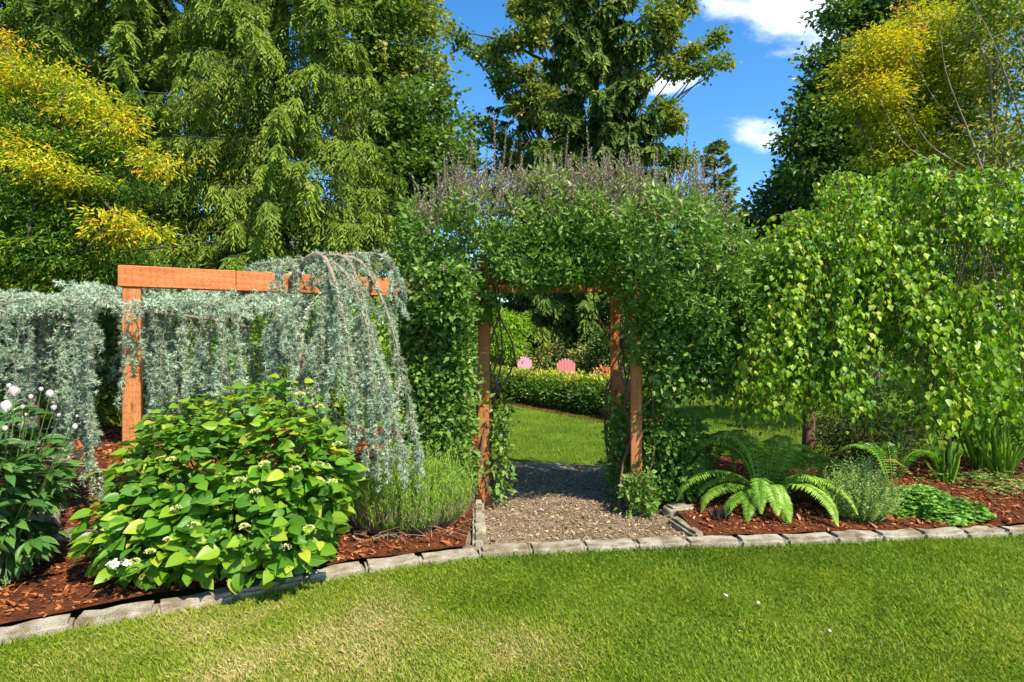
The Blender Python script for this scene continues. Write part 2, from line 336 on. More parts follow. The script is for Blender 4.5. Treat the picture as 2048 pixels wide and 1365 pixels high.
M['dark'] = leaf_mat('dark green broad leaf', g((0, (.035, .08, .012)), (.6, (.09, .17, .025)), (1, (.17, .26, .04))), .33, .42, .45)
M['bright'] = leaf_mat('fresh bright green leaf', g((0, (.09, .22, .015)), (.5, (.20, .38, .025)), (1, (.38, .50, .05))), .42, .5, .3)
M['olive'] = leaf_mat('olive rhododendron leaf', g((0, (.09, .14, .025)), (.5, (.24, .28, .06)), (1, (.45, .44, .14))), .3, .5, .4)
M['hedge'] = leaf_mat('hedge leaf', g((0, (.035, .10, .012)), (.5, (.11, .22, .02)), (.75, (.36, .44, .03)), (1, (.60, .58, .05))), .35, .4, .5)
M['vine'] = leaf_mat('grey green vine leaf', g((0, (.05, .13, .015)), (.4, (.14, .27, .035)), (.7, (.26, .33, .09)), (.86, (.24, .25, .13)), (1, (.24, .14, .12))), .30, .45, .3, tcol=(1.1, 1.2, .5))
M['vine_shoot'] = leaf_mat('purple grey shoot leaf', g((0, (.22, .27, .11)), (.5, (.30, .29, .20)), (1, (.32, .17, .16))), .25, .5, .4, tcol=(1.1, .9, .7))
M['bluecedar'] = leaf_mat('blue grey cedar needle', g((0, (.11, .17, .105)), (.5, (.33, .425, .29)), (1, (.58, .68, .49))), .18, .55, .3, tcol=(1, 1.1, .85))
M['hydrangea'] = leaf_mat('hydrangea leaf', g((0, (.035, .125, .010)), (.4, (.10, .27, .014)), (.75, (.27, .43, .02)), (1, (.52, .52, .05))), .38, .38, .45, veins=True, tcol=(1.15, 1.15, .4))
M['peony'] = leaf_mat('dark glossy peony leaf', g((0, (.03, .10, .02)), (.6, (.07, .18, .03)), (1, (.15, .27, .05))), .22, .25, .6, veins=True)
M['petal'] = leaf_mat('white pink petal', g((0, (.80, .50, .48)), (.4, (.85, .74, .70)), (1, (.88, .86, .82))), .25, .5, .3, tcol=(1, .95, .9))
M['floret'] = leaf_mat('cream yellow floret', g((0, (.50, .55, .16)), (.6, (.72, .70, .28)), (1, (.82, .82, .72))), .2, .6, .2)
M['birch'] = leaf_mat('birch leaf', g((0, (.04, .14, .010)), (.45, (.16, .33, .015)), (.8, (.36, .49, .025)), (1, (.55, .58, .14))), .45, .42, .3, tcol=(1.2, 1.2, .4))
M['fern'] = leaf_mat('fern pinna', g((0, (.04, .13, .015)), (.5, (.17, .37, .03)), (1, (.40, .56, .09))), .4, .4, .4)
M['fern_yellow'] = leaf_mat('yellowing fern pinna', g((0, (.42, .42, .06)), (1, (.62, .58, .12))), .4, .5, .3)
M['lav'] = leaf_mat('fine green lavender leaf', g((0, (.07, .16, .02)), (.5, (.19, .36, .03)), (1, (.36, .52, .06))), .35, .5, .3)
M['fine'] = leaf_mat('fine grey green leaf', g((0, (.14, .24, .06)), (.5, (.36, .50, .14)), (1, (.58, .68, .26))), .35, .5, .3)
M['strap'] = leaf_mat('strap leaf', g((0, (.06, .18, .02)), (.5, (.14, .32, .03)), (1, (.34, .50, .05))), .42, .35, .5)
M['mint'] = leaf_mat('light green round leaf', g((0, (.12, .28, .03)), (.5, (.26, .50, .08)), (1, (.46, .66, .18))), .38, .45, .4)
M['dry'] = leaf_mat('dry brown twig', g((0, (.14, .09, .06)), (1, (.34, .26, .19))), .1, .8, .2)
M['black'] = leaf_mat('blackish grass leaf', g((0, (.015, .012, .013)), (1, (.06, .045, .05))), .1, .4, .5)
M['mulch'] = leaf_mat('red brown bark chip', g((0, (.05, .014, .005)), (.5, (.24, .066, .018)), (.85, (.42, .15, .045)), (1, (.50, .27, .14))), 0, .8, .25)
M['chips'] = leaf_mat('grey brown wood chip', g((0, (.07, .045, .022)), (.5, (.27, .19, .10)), (1, (.56, .45, .29))), 0, .85, .2)
M['orange'] = leaf_mat('orange azalea bloom', g((0, (.50, .14, .05)), (1, (.70, .30, .14))), .25, .6, .2)
M['pink'] = plain('coral pink paint', (.24, .005, .007), .45, .4, .08)
M['palepink'] = plain('pale pink paint', (.42, .15, .21), .5, .4, .05)

# ------------------------------------------------------------------ ground
KP = [(-420, 1400), (-200, 1345), (0, 1290), (162, 1259), (328, 1233), (472, 1203), (585, 1178), (694, 1154), (812, 1136), (911, 1122), (1010, 1115), (1188, 1105), (1297, 1100), (1531, 1094), (1780, 1084), (2048, 1073), (2300, 1064), (2600, 1056)]
KW = np.array([gr(*p)[:2] for p in KP])
def yk(x): return np.interp(x, KW[:, 0], KW[:, 1])

fm = FM()
S = 500.
fm.raw([(-S, -S, 0), (S, -S, 0), (S, S, 0), (-S, S, 0)], [(0, 1, 2), (0, 2, 3)])
tag(fm.build('lawn', M['lawn']), kind='structure')

def bed_z(x, y):
    p = np.stack([x, y], -1)
    z = 0.05+0.012*sn(p, 5, 7.0)+0.02*sn(p, 6, 2.2)
    z = z+0.16*np.exp(-((x+3.6)**2/2.2+(y-5.2)**2/1.2))+.03
    z = z-.03*np.exp(-((y-yk(x))/.12)**2)
    return z
def sheet(name, x0, x1, yb, mat, nx, ny, zf, y0=None, margin=.10):
    xs = np.linspace(x0, x1, nx); V = []
    for x in xs:
        a = (yk(x)+margin) if y0 is None else y0
        b = yb(x) if callable(yb) else yb
        for y in np.linspace(a, b, ny): V.append((x, y, 0))
    V = np.array(V, float); V[:, 2] = zf(V[:, 0], V[:, 1])
    f = []
    for i in range(nx-1):
        for j in range(ny-1):
            a = i*ny+j; f += [(a, a+ny, a+ny+1), (a, a+ny+1, a+1)]
    m = FM(); m.raw(V, f); return tag(m.build(name, mat, smooth=True), kind='structure')
sheet('garden_bed', -7.5, -0.33, 9.5, M['soil'], 90, 70, bed_z)
sheet('garden_bed', 1.37, 8.0, 7.0, M['soil'], 80, 40, bed_z)
path_z = lambda x, y: 0.022+0.006*sn(np.stack([x, y], -1), 9, 9.)
sheet('path', -0.40, 1.42, lambda x: 6.95-.30*(x+.4), M['path'], 40, 40, path_z)

# ------------------------------------------------------------------ stone kerbs
def kerb_block(seed, L, W=.13, Hh=.11, r=.022):
    bm = bmesh.new(); bmesh.ops.create_cube(bm, size=1)
    bmesh.ops.scale(bm, vec=(L, W, Hh), verts=bm.verts)
    bmesh.ops.bevel(bm, geom=list(bm.edges), offset=r, segments=2, affect='EDGES')
    bmesh.ops.subdivide_edges(bm, edges=[e for e in bm.edges if e.calc_length() > L*.5], cuts=3)
    rr = RG(seed)
    for v in bm.verts:
        v.co += Vector(rr.normal(0, .0022, 3)); 
        if v.co.z > 0: v.co.z += .004*math.sin(v.co.x*19+seed)
    me = bpy.data.meshes.new('stone'); bm.to_mesh(me); bm.free(); me.materials.append(M['stone']); return me
def kerb_run(pts, label, L0=.385, W=.13, Hh=.11, z=-.003, off=0.065, seed=1, gap=.003):
    pts = np.asarray(pts, float); rr = RG(seed)
    rt = root('kerb', (pts[0, 0], pts[0, 1], 0), label, 'kerb')
    d = np.r_[0, np.cumsum(np.linalg.norm(np.diff(pts, axis=0), axis=1))]; s = 0.0
    vs = [kerb_block(seed*10+k, 1.0*L0, W, Hh) for k in range(4)]
    while s < d[-1]-L0*.4:
        L = L0*rr.uniform(.88, 1.08); a = s; b = min(s+L, d[-1])
        pa = np.array([np.interp(a, d, pts[:, i]) for i in range(2)]); pb = np.array([np.interp(b, d, pts[:, i]) for i in range(2)])
        t = nrm(pb-pa); n = np.array([-t[1], t[0]]); c = (pa+pb)/2+n*off
        o = link('stone', vs[rr.integers(4)], rt)
        o.location = (c[0]-pts[0, 0], c[1]-pts[0, 1], z+rr.normal(0, .003))
        o.rotation_euler = (rr.normal(0, .012), rr.normal(0, .008), math.atan2(t[1], t[0])+rr.normal(0, .008))
        o.scale = ((np.linalg.norm(pb-pa)-gap)/L0, rr.uniform(.96, 1.05), rr.uniform(.96, 1.04))
        s = b
    return rt
kc = np.array([(x, yk(x)) for x in np.linspace(-3.6, 5.6, 120)])
kerb_run(kc, 'long curved row of pale concrete edging blocks between the front lawn and the beds', seed=3)
kerb_run([(-.235, 4.08), (-.30, 5.1)], 'short concrete kerb between the fine green shrub and the wood chip path', L0=.34, off=0, W=.095, z=.022, seed=4)
kerb_run([(1.40, 4.22), (1.31, 4.66)], 'short low concrete kerb between wood chip path and bed with black grass tuft', L0=.42, off=0, W=.095, z=.022, seed=5)
kerb_run([(-.42, 6.98), (1.5, 6.42)], 'thin concrete edge where the wood chip path meets the back lawn', L0=.6, off=0, W=.07, Hh=.08, z=.012, seed=6, gap=.006)

def rough_block(name, loc, size, label, cat, seed, rot=0, rough=.012):
    bm = bmesh.new(); bmesh.ops.create_cube(bm, size=1); bmesh.ops.scale(bm, vec=size, verts=bm.verts)
    bmesh.ops.bevel(bm, geom=list(bm.edges), offset=min(size)*.18, segments=2, affect='EDGES')
    bmesh.ops.subdivide_edges(bm, edges=list(bm.edges), cuts=2, use_grid_fill=True)
    rr = RG(seed)
    for v in bm.verts: v.co += v.co.normalized()*float(sn(np.array([v.co[:]]), seed, 28)[0])*rough
    me = bpy.data.meshes.new(name); bm.to_mesh(me); bm.free(); me.materials.append(M['stone'])
    for p in me.polygons: p.use_smooth = True
    o = link(name, me); o.location = loc; o.rotation_euler = (0, 0, rot); return tag(o, label, cat)
a = gr(1360, 1040); rough_block('rough_stone', (a[0], a[1]+.05, .055), (.22, .15, .12), 'rough grey lump of concrete lying beside the path kerb', 'stone', 31, .3, .03)
rough_block('concrete_block', (-3.38, 4.12, .20), (.16, .13, .30), 'upright grey concrete block standing behind the peony', 'concrete block', 32, .2, .008)
rough_block('rough_stone', (-3.05, 4.02, .11), (.26, .17, .09), 'flat grey stone lying beside the upright concrete block', 'stone', 33, -.2, .02)

# ------------------------------------------------------------------ mulch and chips
def chips(name, n, region, mat, L, W, label, seed, z0, thick=.25, tilt=.35, tmean=.5, dens=None):
    r = RG(seed); x = r.uniform(region[0], region[1], n*2); y = r.uniform(region[2], region[3], n*2)
    ok = region[4](x, y); x = x[ok][:n]; y = y[ok][:n]; n = len(x)
    P = np.stack([x, y, z0(x, y)+r.uniform(.0, .012, n)], -1)
    a = r.uniform(0, 6.28, n); Y = np.stack([np.cos(a), np.sin(a), r.normal(0, tilt, n)], -1); Z = np.stack([r.normal(0, tilt, n), r.normal(0, tilt, n), np.ones(n)], -1)
    # wedge chip: pointed slab with top and four sides
    tv = np.array([(-.5, .0, .5), (.35, .05, .5), (.5, .85, .35), (-.3, 1, .45), (-.5, 0, -.5), (.35, .05, -.5), (.5, .85, -.5), (-.3, 1, -.5)])*np.array([1, 1, thick])
    tv = np.vstack([tv[:4], tv[4]*[1, 1.2, 1], tv[6]]); tf = np.array([(0, 1, 2), (0, 2, 3), (0, 4, 1), (1, 4, 5), (1, 5, 2), (2, 5, 3), (3, 5, 4), (3, 4, 0)][:8])
    ls = L*r.lognormal(0, .45, n)
    m = FM(); m.add((tv, tf), P, Y, Z, ls, ls*W*r.uniform(.6, 1.4, n), np.clip(r.normal(tmean, .24, n), 0, 1))
    return tag(m.build(name, mat), label, name.replace('_', ' ').split()[-1], kind='stuff')
inbedL = lambda x, y: (y > yk(x)+.11) & (x < -.36)
inbedR = lambda x, y: (y > yk(x)+.11) & (x > 1.42)
chips('bark_mulch', 11000, (-4.2, -.36, 2.9, 6.2, inbedL), M['mulch'], .024, .42, 'red brown bark chips covering the left bed around the hydrangea', 41, bed_z, .22)
chips('bark_mulch', 11000, (1.4, 5.8, 4.1, 6.9, inbedR), M['mulch'], .025, .40, 'red brown bark chips covering the right bed around the ferns', 42, bed_z, .22)
chips('bark_mulch', 3500, (-7, -.5, 6.2, 9.2, lambda x, y: x < -.4), M['mulch'], .05, .5, 'coarse bark chips in the shaded far part of the left bed', 44, bed_z, .3)
chips('wood_chips', 14000, (-.24, 1.36, 4.1, 6.9, lambda x, y: (y > yk(x)+.1) & (y < 6.8-.3*(x+.4))), M['chips'], .014, .4, 'small grey brown wood chips spread over the path', 43, path_z, .2)

# ------------------------------------------------------------------ lawn grass
def lawn_tint(x, y, r):
    p = np.stack([x, y], -1)
    dry = .62*np.exp(-(((x+1.15)/1.0)**2+((y-2.95)/.42)**2))+.5*np.exp(-(((x+1.9)/.8)**2+((y-2.55)/.3)**2))+.30*np.exp(-(((x+.2)/.9)**2+((y-2.6)/.4)**2))
    t = .36+.12*sn(p, 11, 3.2)+.10*sn(p, 12, 11.)+.05*sn(p, 14, 1.1)+dry*(.75+.35*sn(p, 13, 6.0))
    return np.clip(t+r.normal(0, .17, len(x)), 0, 1)
def grass(name, n, xr, yr, ok, L, W, label, seed, tpl=BLADE, tint=lawn_tint, lean=.45):
    r = RG(seed); x = r.uniform(*xr, n*2); y = r.uniform(*yr, n*2)
    k = ok(x, y, r); x = x[k][:n]; y = y[k][:n]; n = len(x)
    p = np.stack([x, y], -1)
    a = r.uniform(0, 6.28, n); ln = np.abs(r.normal(lean, .35, n))
    Y = np.stack([np.cos(a)*ln+.35*sn(p, 21, 5), np.sin(a)*ln+.3*sn(p, 22, 5), np.ones(n)], -1)
    Z = np.stack([np.cos(a), np.sin(a), 0*a+.2], -1)+r.normal(0, .5, (n, 3))
    hh = L*(1+.22*sn(p, 23, 8))*r.uniform(.6, 1.3, n)
    m = FM(); m.add(tpl, np.stack([x, y, np.zeros(n)-.002], -1), Y, Z, hh, W*r.uniform(.7, 1.3, n), tint(x, y, r))
    return tag(m.build(name, M['grass']), label, 'grass', kind='stuff')
view = lambda x, y, r, e=.7: np.abs(x) < .95*y+e
# density falls off with distance from the eye
grass('grass', 160000, (-4.2, 5.4), (1.9, 4.4), lambda x, y, r: (y < yk(x)-.0) & view(x, y, r), .032, .0038, 'short front lawn grass with a dry yellow patch', 51)
grass('grass', 9000, (-3.7, 5.0), (2.6, 4.5), lambda x, y, r: (y < yk(x)+.004) & (y > yk(x)-.045) & (sn(np.stack([x, y*0], -1), 24, 6.) > -.25), .052, .0042, 'longer untrimmed grass tips leaning on the front of the edging blocks', 53, lean=.3)
def ok_back(x, y, r): return (y > 6.98-.3*(np.clip(x, -.4, 1.5)+.4)+.05) & (np.where(x < 1.4, True, y > 7.0)) & (r.uniform(0, 1, len(x)) < (7.2/y)**1.3)
grass('grass', 52000, (-.6, 6.2), (6.4, 14.5), ok_back, .035, .010, 'shaded mown grass of the back lawn beyond the arbor', 52, tpl=NEEDLE,
      tint=lambda x, y, r: np.clip(.36+.07*sn(np.stack([x, y], -1), 31, 1.5)+r.normal(0, .10, len(x)), 0, 1), lean=.3)

# ------------------------------------------------------------------ timber
def board(name, a, b, w, h, mat, parent, bev=.004, roll=0.0):
    """board from a to b (world); w = horizontal thickness, h = height"""
    a = np.asarray(a, float); b = np.asarray(b, float); L = np.linalg.norm(b-a)
    bm = bmesh.new(); bmesh.ops.create_cube(bm, size=1); bmesh.ops.scale(bm, vec=(L, w, h), verts=bm.verts)
    bmesh.ops.bevel(bm, geom=list(bm.edges), offset=bev, segments=1, affect='EDGES')
    me = bpy.data.meshes.new(name); bm.to_mesh(me); bm.free(); me.materials.append(mat)
    o = link(name, me, parent); X = nrm(b-a)
    up = np.array([0, 0, 1.]) if abs(X[2]) < .9 else np.array([-math.sin(roll), math.cos(roll), 0])
    Yv = nrm(np.cross(up, X)); Zv = np.cross(X, Yv); c = (a+b)/2-np.array(parent.location)
    o.matrix_basis = Matrix([[X[i], Yv[i], Zv[i], c[i]] for i in range(3)]+[[0, 0, 0, 1]])
    return o
tA = np.array([-2.60, 3.75]); tB = np.array([-0.36, 4.87]); td = nrm(tB-tA); tn = np.array([-td[1], td[0]])
tr = root('trellis_frame', (*(tA+td*.09), 0), 'orange stained timber post and long top rail carrying the blue weeping cedar', 'trellis')
ang = math.atan2(td[1], td[0])
cut = .70
pa = tA+td*0; pm = tA+td*cut; pb = tB
board('rail', (*(pa+tn*.045), 1.932), (*(pm+tn*.045), 1.932), .09, .142, M['wood'], tr)
board('rail', (*(pm+tn*.045+td*.003), 1.9315), (*(pb+tn*.045), 1.9315), .09, .141, M['wood'], tr)
pc = tA+td*.075+tn*.065
board('post', (*pc, -.1), (*pc, 1.860), .105, .105, M['wood_post'], tr, roll=ang)

FL, FR, RL, RR = np.array([-.252, 5.14]), np.array([1.085, 4.98]), np.array([-.30, 6.0]), np.array([1.062, 5.86])
ar = root('garden_arbor', (.4, 5.5, 0), 'timber arbor with square brown posts standing over the wood chip path', 'arbor')
ra = math.atan2(-.16, 1.337)
for p in (FL, FR, RL, RR): board('post', (*p, -.1), (*p, 1.990), .095, .095, M['wood_post'], ar, roll=ra)
for (a, b) in ((FL, FR), (RL, RR)):
    dv = nrm(b-a); board('crossbeam', (*(a-dv*.25), 2.075), (*(b+dv*.25), 2.075), .09, .14, M['wood_post'], ar)
for (a, b) in ((FR, RR), (FL, RL)):
    dv = nrm(b-a)
    board('side_brace', (*(a+dv*.052), 1.07), (*(b-dv*.052), 1.07), .07, .14, M['wood_post'], ar)
    board('side_rail', (*(a-dv*.15), 2.18), (*(b+dv*.15), 2.18), .07, .09, M['wood_post'], ar)
for t in (.33, .66):
    a = FL+(FR-FL)*t; b = RL+(RR-RL)*t; dv = nrm(b-a)
    board('rafter', (*(a-dv*.15), 2.18), (*(b+dv*.15), 2.18), .04, .09, M['wood_post'], ar)

# ------------------------------------------------------------------ generic plant generators
def ell_pts(r, n, c, rad, lo=.75, hi=1.03, ymax=.6):
    v = nrm(r.normal(size=(n*3, 3))); v = v[v[:, 1] < ymax][:n]
    return c+v*rad*(r.uniform(lo, hi, len(v))**.6)[:, None], v
def leaves(m, r, C, out, per, rc, size, asp=.6, flat=.6, tint=.5, tvar=.15, tclus=.15, tpl=KITE, droop=.3, nup=.6):
    """C cluster centres with outward vectors"""
    k = len(C); n = k*per
    c = np.repeat(C, per, 0); o = np.repeat(out, per, 0)
    off = r.normal(size=(n, 3))*rc*np.array([1, 1, flat])*.55
    Y = nrm(nrm(off)*.9+o*.5+r.normal(size=(n, 3))*.5+np.array([0, 0, -droop]))
    Z = o*.4+np.array([0, 0, nup])+r.normal(size=(n, 3))*.55
    tc = np.repeat(r.normal(0, tclus, k), per)
    tb = np.repeat(np.broadcast_to(tint, (k,)), per)
    L = size*r.uniform(.65, 1.25, n)
    m.add(tpl, c+off, Y, Z, L, L*asp, np.clip(tb+tc+r.normal(0, tvar, n), 0, 1))
def broad_tree(name, label, cat, base, blobs, mat, trunk=.2, dens=1.0, size=.14, asp=.7, per=22, rc=.45, flat=.6, tint=.45, bark='bark',
               nl=16, seed=1, lo=.7, tfun=None, group=None, limb_r=.35, ymax=.6, droop=.3, crown='crown', shadez=None):
    r = RG(seed); rt = root(name, base, label, cat, group)
    m = FM(); w = FM(); base = np.asarray(base, float)
    d0 = base[1]; allC = []
    area = [b[2]*b[3] for b in blobs]; A = sum(area)
    top = max(at(b[0], b[1], b[4])[2] for b in blobs)
    cx = np.mean([at(b[0], b[1], b[4])[0] for b in blobs]); 
    tp = bez([base, base+[(cx-base[0])*.15, 0, (top)*.4], [base[0]+(cx-base[0])*.6, d0, top*.9]], 10)
    w.tube(tp, np.linspace(trunk, trunk*.25, 10), 8)
    for b in blobs:
        d = b[4]; c = at(b[0], b[1], d); rad = np.array([b[2]*d/F, (b[5] if len(b) > 5 else (b[2]+b[3])/2*d/F), b[3]*d/F])
        n = int(dens*(rad[0]*rad[2]*4)/(rc*rc)*2.2)+3
        C, o = ell_pts(r, n, c, rad, lo**2, 1.1, ymax)
        C = C+r.normal(size=C.shape)*rc*.3
        t = np.full(len(C), tint) if tfun is None else tfun(C, o)
        if len(b) > 6: t = np.clip(t+b[6]*.88, 0, 1)
        leaves(m, r, C, o, per, rc, size, asp, flat, t, droop=droop)
        k = max(2, int(nl*(b[2]*b[3])/A))
        for q in r.choice(len(C), min(k, len(C)), replace=False):
            s = tp[r.integers(2, 9)]; e = C[q]; mid = (s+e)/2+np.array([0, 0, .12*np.linalg.norm(e-s)])
            w.tube(bez([s, mid, e], 7), np.linspace(trunk*limb_r, .012, 7), 5)
    w.build('trunk', M[bark], rt, smooth=True); m.build(crown, mat, rt, 'stuff')
    return rt

def conifer(name, label, base, height, Lmax, mat, nb=130, K=22, Mn=16, z0=.6, trunk=.3, droop=.35, tip=.15, nsz=.15, nw=.035, hang=.8, seed=1, bark='bark', cat='tree', group=None, spray=False, taper=.8, far=.35, tint=.5, twl=.30, tlo=.12, side=(-.2, 1.0)):
    r = RG(seed); rt = root(name, base, label, cat, group); base = np.asarray(base, float); m = FM(); w = FM()
    zz = np.linspace(0, height, 14); w.tube(np.stack([base[0]+.05*np.sin(zz), base[1]+0*zz, base[2]+zz], -1), trunk*(1-zz/height*.92), 9)
    for i in range(nb):
        u = (i+r.uniform(0, 1))/nb; z = z0+(height-z0)*u**1.08
        az = i*2.39996+r.normal(0, .3); dr = np.array([math.cos(az), math.sin(az), 0])
        if dr[1] > .25 and r.uniform() > far: continue
        L = Lmax*max(.05, (1-(z-z0)/(height-z0)))**taper*r.uniform(.75, 1.12)+.15
        t = np.linspace(0, 1, 8)
        zc = z+L*(.18*t-droop*t**1.8+tip*t**4)
        pts = base+dr*L*t[:, None]+np.array([0, 0, 1.])*zc[:, None]; pts[:, :2] += r.normal(0, .03*L, 2)*t[:, None]**2
        w.tube(pts[:8], np.linspace(max(.006, .012*L**.7), .003, 8), 4)
        Kk = max(5, int(K*(.35+.65*L/Lmax)))
        tt = r.uniform(tlo, 1, Kk)**.8; sd = np.where(r.uniform(size=Kk) < .5, -1, 1)
        P0 = np.stack([np.interp(tt, t, pts[:, j]) for j in range(3)], -1)
        sidev = np.array([-dr[1], dr[0], 0])
        tl = twl*L*(1.05-tt)+twl*.8; tl = tl*r.uniform(.6, 1.2, Kk)
        td_ = nrm(dr*r.uniform(.3, 1.0, Kk)[:, None]+sidev*(sd*r.uniform(.1, 1, Kk))[:, None]+np.array([0, 0, -1.])*(hang*r.uniform(.3, 1.3, Kk))[:, None])
        s = np.linspace(.05, 1, Mn)
        PP = P0[:, None]+td_[:, None]*(tl[:, None]*s[None])[..., None]+np.array([0, 0, -1.])*(hang*.35*tl[:, None]*s[None]**2)[..., None]
        n = Kk*Mn; PP = PP.reshape(-1, 3); TD = np.repeat(td_, Mn, 0)
        tb = np.clip(tint+r.normal(0, .12)+np.repeat(r.normal(0, .12, Kk), Mn)+.18*(np.tile(s, Kk)-.5)+r.normal(0, .10, n), 0, 1)
        lat = nrm(np.cross(TD, np.array([0, 0, 1.])+r.normal(0, .2, 3))); sg = np.where(np.arange(n) % 2 == 0, 1, -1)[:, None]
        Y = nrm(TD*.75+lat*sg*.6+np.array([0, 0, -.25*hang])+r.normal(size=(n, 3))*.25)
        Z = nrm(dr+np.array([0, 0, .7]))+r.normal(size=(n, 3))*.35
        ln = nsz*r.uniform(.6, 1.3, n)*(1.15-.5*np.tile(s, Kk))
        if spray: m.add(SPRAY, PP, Y, Z, ln*1.0, ln*.75, tb)
        else: m.add(KITE, PP, Y, Z, ln, nw*r.uniform(.7, 1.3, n), tb)
    w.build('trunk', M[bark], rt, smooth=True); m.build('crown', mat, rt, 'stuff'); return rt
# flat fern like spray of narrow leaflets
sv = []; sf = []
def _lf(x, y, dx, dy, L, w, z):
    a = len(sv); nx, ny = -dy, dx
    sv.extend([(x, y, z), (x+dx*L*.5+nx*w, y+dy*L*.5+ny*w, z-.02), (x+dx*L, y+dy*L, z-.06), (x+dx*L*.5-nx*w, y+dy*L*.5-ny*w, z-.02)]); sf.extend([(a, a+1, a+2), (a, a+2, a+3)])
for i in range(4):
    y = .02+.20*i; L = .56*(1-.15*i)
    for s in (-1, 1): _lf(0, y, s*.66, .75, L, .085, -.06*y)
_lf(0, .1, 0, 1, .95, .07, 0)
SPRAY = (np.array(sv), np.array(sf))

# ------------------------------------------------------------------ background trees
T = 'tree'
conifer('cedar_tree', 'huge green cedar with hanging fan sprays behind the orange rail, left one of the pair', (at(250, 0, 12.5)[0], 12.5, 0), 13.5, 4.1, M['cedar'], nb=270, K=52, Mn=18, z0=.3, trunk=.33, droop=.42, tip=.16, nsz=.175, nw=.042, hang=1.1, far=.12, seed=61, bark='bark', tlo=.03, taper=.55, group='cedars behind the timber rail', twl=.26, tint=.5)
conifer('cedar_tree', 'huge feathery yellow green cedar behind the weeping blue cedar, right one of the pair', (at(560, 0, 11.8)[0], 11.8, 0), 13.0, 2.9, M['cedar'], nb=270, K=48, Mn=16, z0=.3, trunk=.30, droop=.48, tip=.14, nsz=.165, nw=.036, hang=1.7, far=.12, seed=62, bark='bark', tlo=.03, taper=.5, group='cedars behind the timber rail', twl=.26, tint=.62)
conifer('cedar_tree', 'pale green cedar at the top left corner rising behind the yellow lace maple', (at(-60, 0, 14.)[0], 14., 0), 13., 3.4, M['cedar'], nb=140, K=34, Mn=12, z0=.8, trunk=.30, droop=.40, tip=.16, nsz=.25, nw=.06, hang=1.2, far=.1, seed=63, bark='bark_red', taper=.6, twl=.26, tint=.45)

conifer('cedar_tree', 'dark cedar standing further back between the two big cedars', (at(380, 0, 17.)[0], 17., 0), 17., 4.2, M['spruce'], nb=120, K=30, Mn=9, z0=.4, trunk=.2, droop=.4, tip=.1, nsz=.5, nw=.2, hang=1.2, far=.5, seed=64, taper=.4, tint=.2, group='dark cedars further back')
conifer('cedar_tree', 'dark cedar further back behind the yellow lace maple at the left', (at(60, 0, 18.)[0], 18., 0), 14., 4.2, M['spruce'], nb=90, K=24, Mn=9, z0=.4, trunk=.3, droop=.4, tip=.1, nsz=.5, nw=.2, hang=1.2, far=.5, seed=65, taper=.4, tint=.2, group='dark cedars further back')
broad_tree('maple_tree', 'tall olive green broadleaf tree right of the cedars with sky showing through', T, (at(740, 0, 18)[0], 18, 0),
  [(700, 40, 90, 110, 18), (800, 60, 75, 110, 17.5), (820, 190, 60, 80, 17.5), (690, 190, 60, 80, 18.5), (740, 330, 70, 80, 18), (790, -60, 90, 90, 18), (690, 450, 60, 70, 17)],
  M['broad'], trunk=.28, dens=1.5, size=.165, asp=.8, per=44, rc=.5, tint=.56, nl=26, seed=71, limb_r=.45)
broad_tree('maple_tree', 'dense dark green maple at the left edge of the blue sky gap above the vine', T, (at(820, 0, 15)[0], 15, 0),
  [(830, 255, 78, 75, 15), (860, 330, 60, 60, 14.6), (800, 380, 80, 75, 14.5), (890, 345, 45, 40, 14.6), (790, 465, 90, 55, 14)],
  M['dark'], trunk=.2, dens=2.2, size=.16, asp=.75, per=34, rc=.40, tint=.62, nl=14, seed=72)
broad_tree('maple_tree', 'open bigleaf maple whose branches reach out on both sides of the tall spruce', T, (at(1180, 0, 27)[0], 27, 0),
  [(1065, 70, 45, 26, 26), (1010, 92, 40, 12, 26), (960, 104, 34, 7, 26), (922, 76, 14, 9, 26), (900, 56, 8, 6, 26), (1035, 150, 50, 16, 26), (985, 125, 26, 8, 26), (1080, 205, 34, 50, 26), (1040, 215, 26, 12, 26), (1000, 172, 16, 8, 26), (1000, 275, 30, 12, 25), (955, 250, 26, 7, 25), (940, 285, 16, 6, 25), (1090, 10, 36, 40, 26), (1040, 20, 22, 14, 26), (1320, 50, 36, 60, 26), (1368, 20, 14, 22, 26), (1380, 108, 30, 10, 26), (1422, 88, 16, 7, 26), (1440, 72, 10, 8, 26), (1340, 140, 36, 14, 26), (1400, 140, 30, 8, 26), (1445, 124, 20, 6, 26), (1330, 240, 30, 40, 26), (1350, 320, 36, 20, 26), (1070, 330, 50, 26, 25), (1020, 330, 30, 14, 25)],
  M['broad'], trunk=.35, dens=1.15, size=.19, asp=.85, per=20, rc=.30, tint=.55, nl=60, seed=73, limb_r=.28, lo=.3)
conifer('spruce_tree', 'tall dark spruce with drooping shaggy branches rising in the middle above the arbor', (at(1190, 0, 21)[0], 21, 0), 22, 3.35, M['spruce'], nb=300, K=50, Mn=14, z0=.9, trunk=.34, droop=.50, tip=.22, nsz=.36, nw=.12, hang=1.8, far=.15, seed=74, bark='bark', taper=.85, twl=.24, tint=.5)
conifer('conifer_tree', 'small pointed conifer standing far off in the sky gap right of the tall spruce', (at(1430, 0, 30)[0], 30, 0), 12.0, 2.2, M['pine'], nb=120, K=20, Mn=9, z0=1, trunk=.2, droop=.02, tip=.3, nsz=.34, nw=.11, hang=.05, seed=75, taper=.7)
conifer('conifer_tree', 'tiny far conifer peeking out beside the small pointed one', (at(1392, 0, 31)[0], 31, 0), 8.8, 1.6, M['pine'], nb=80, K=16, Mn=8, z0=1, trunk=.15, droop=.05, tip=.3, nsz=.42, nw=.13, hang=.1, seed=76, taper=.8)
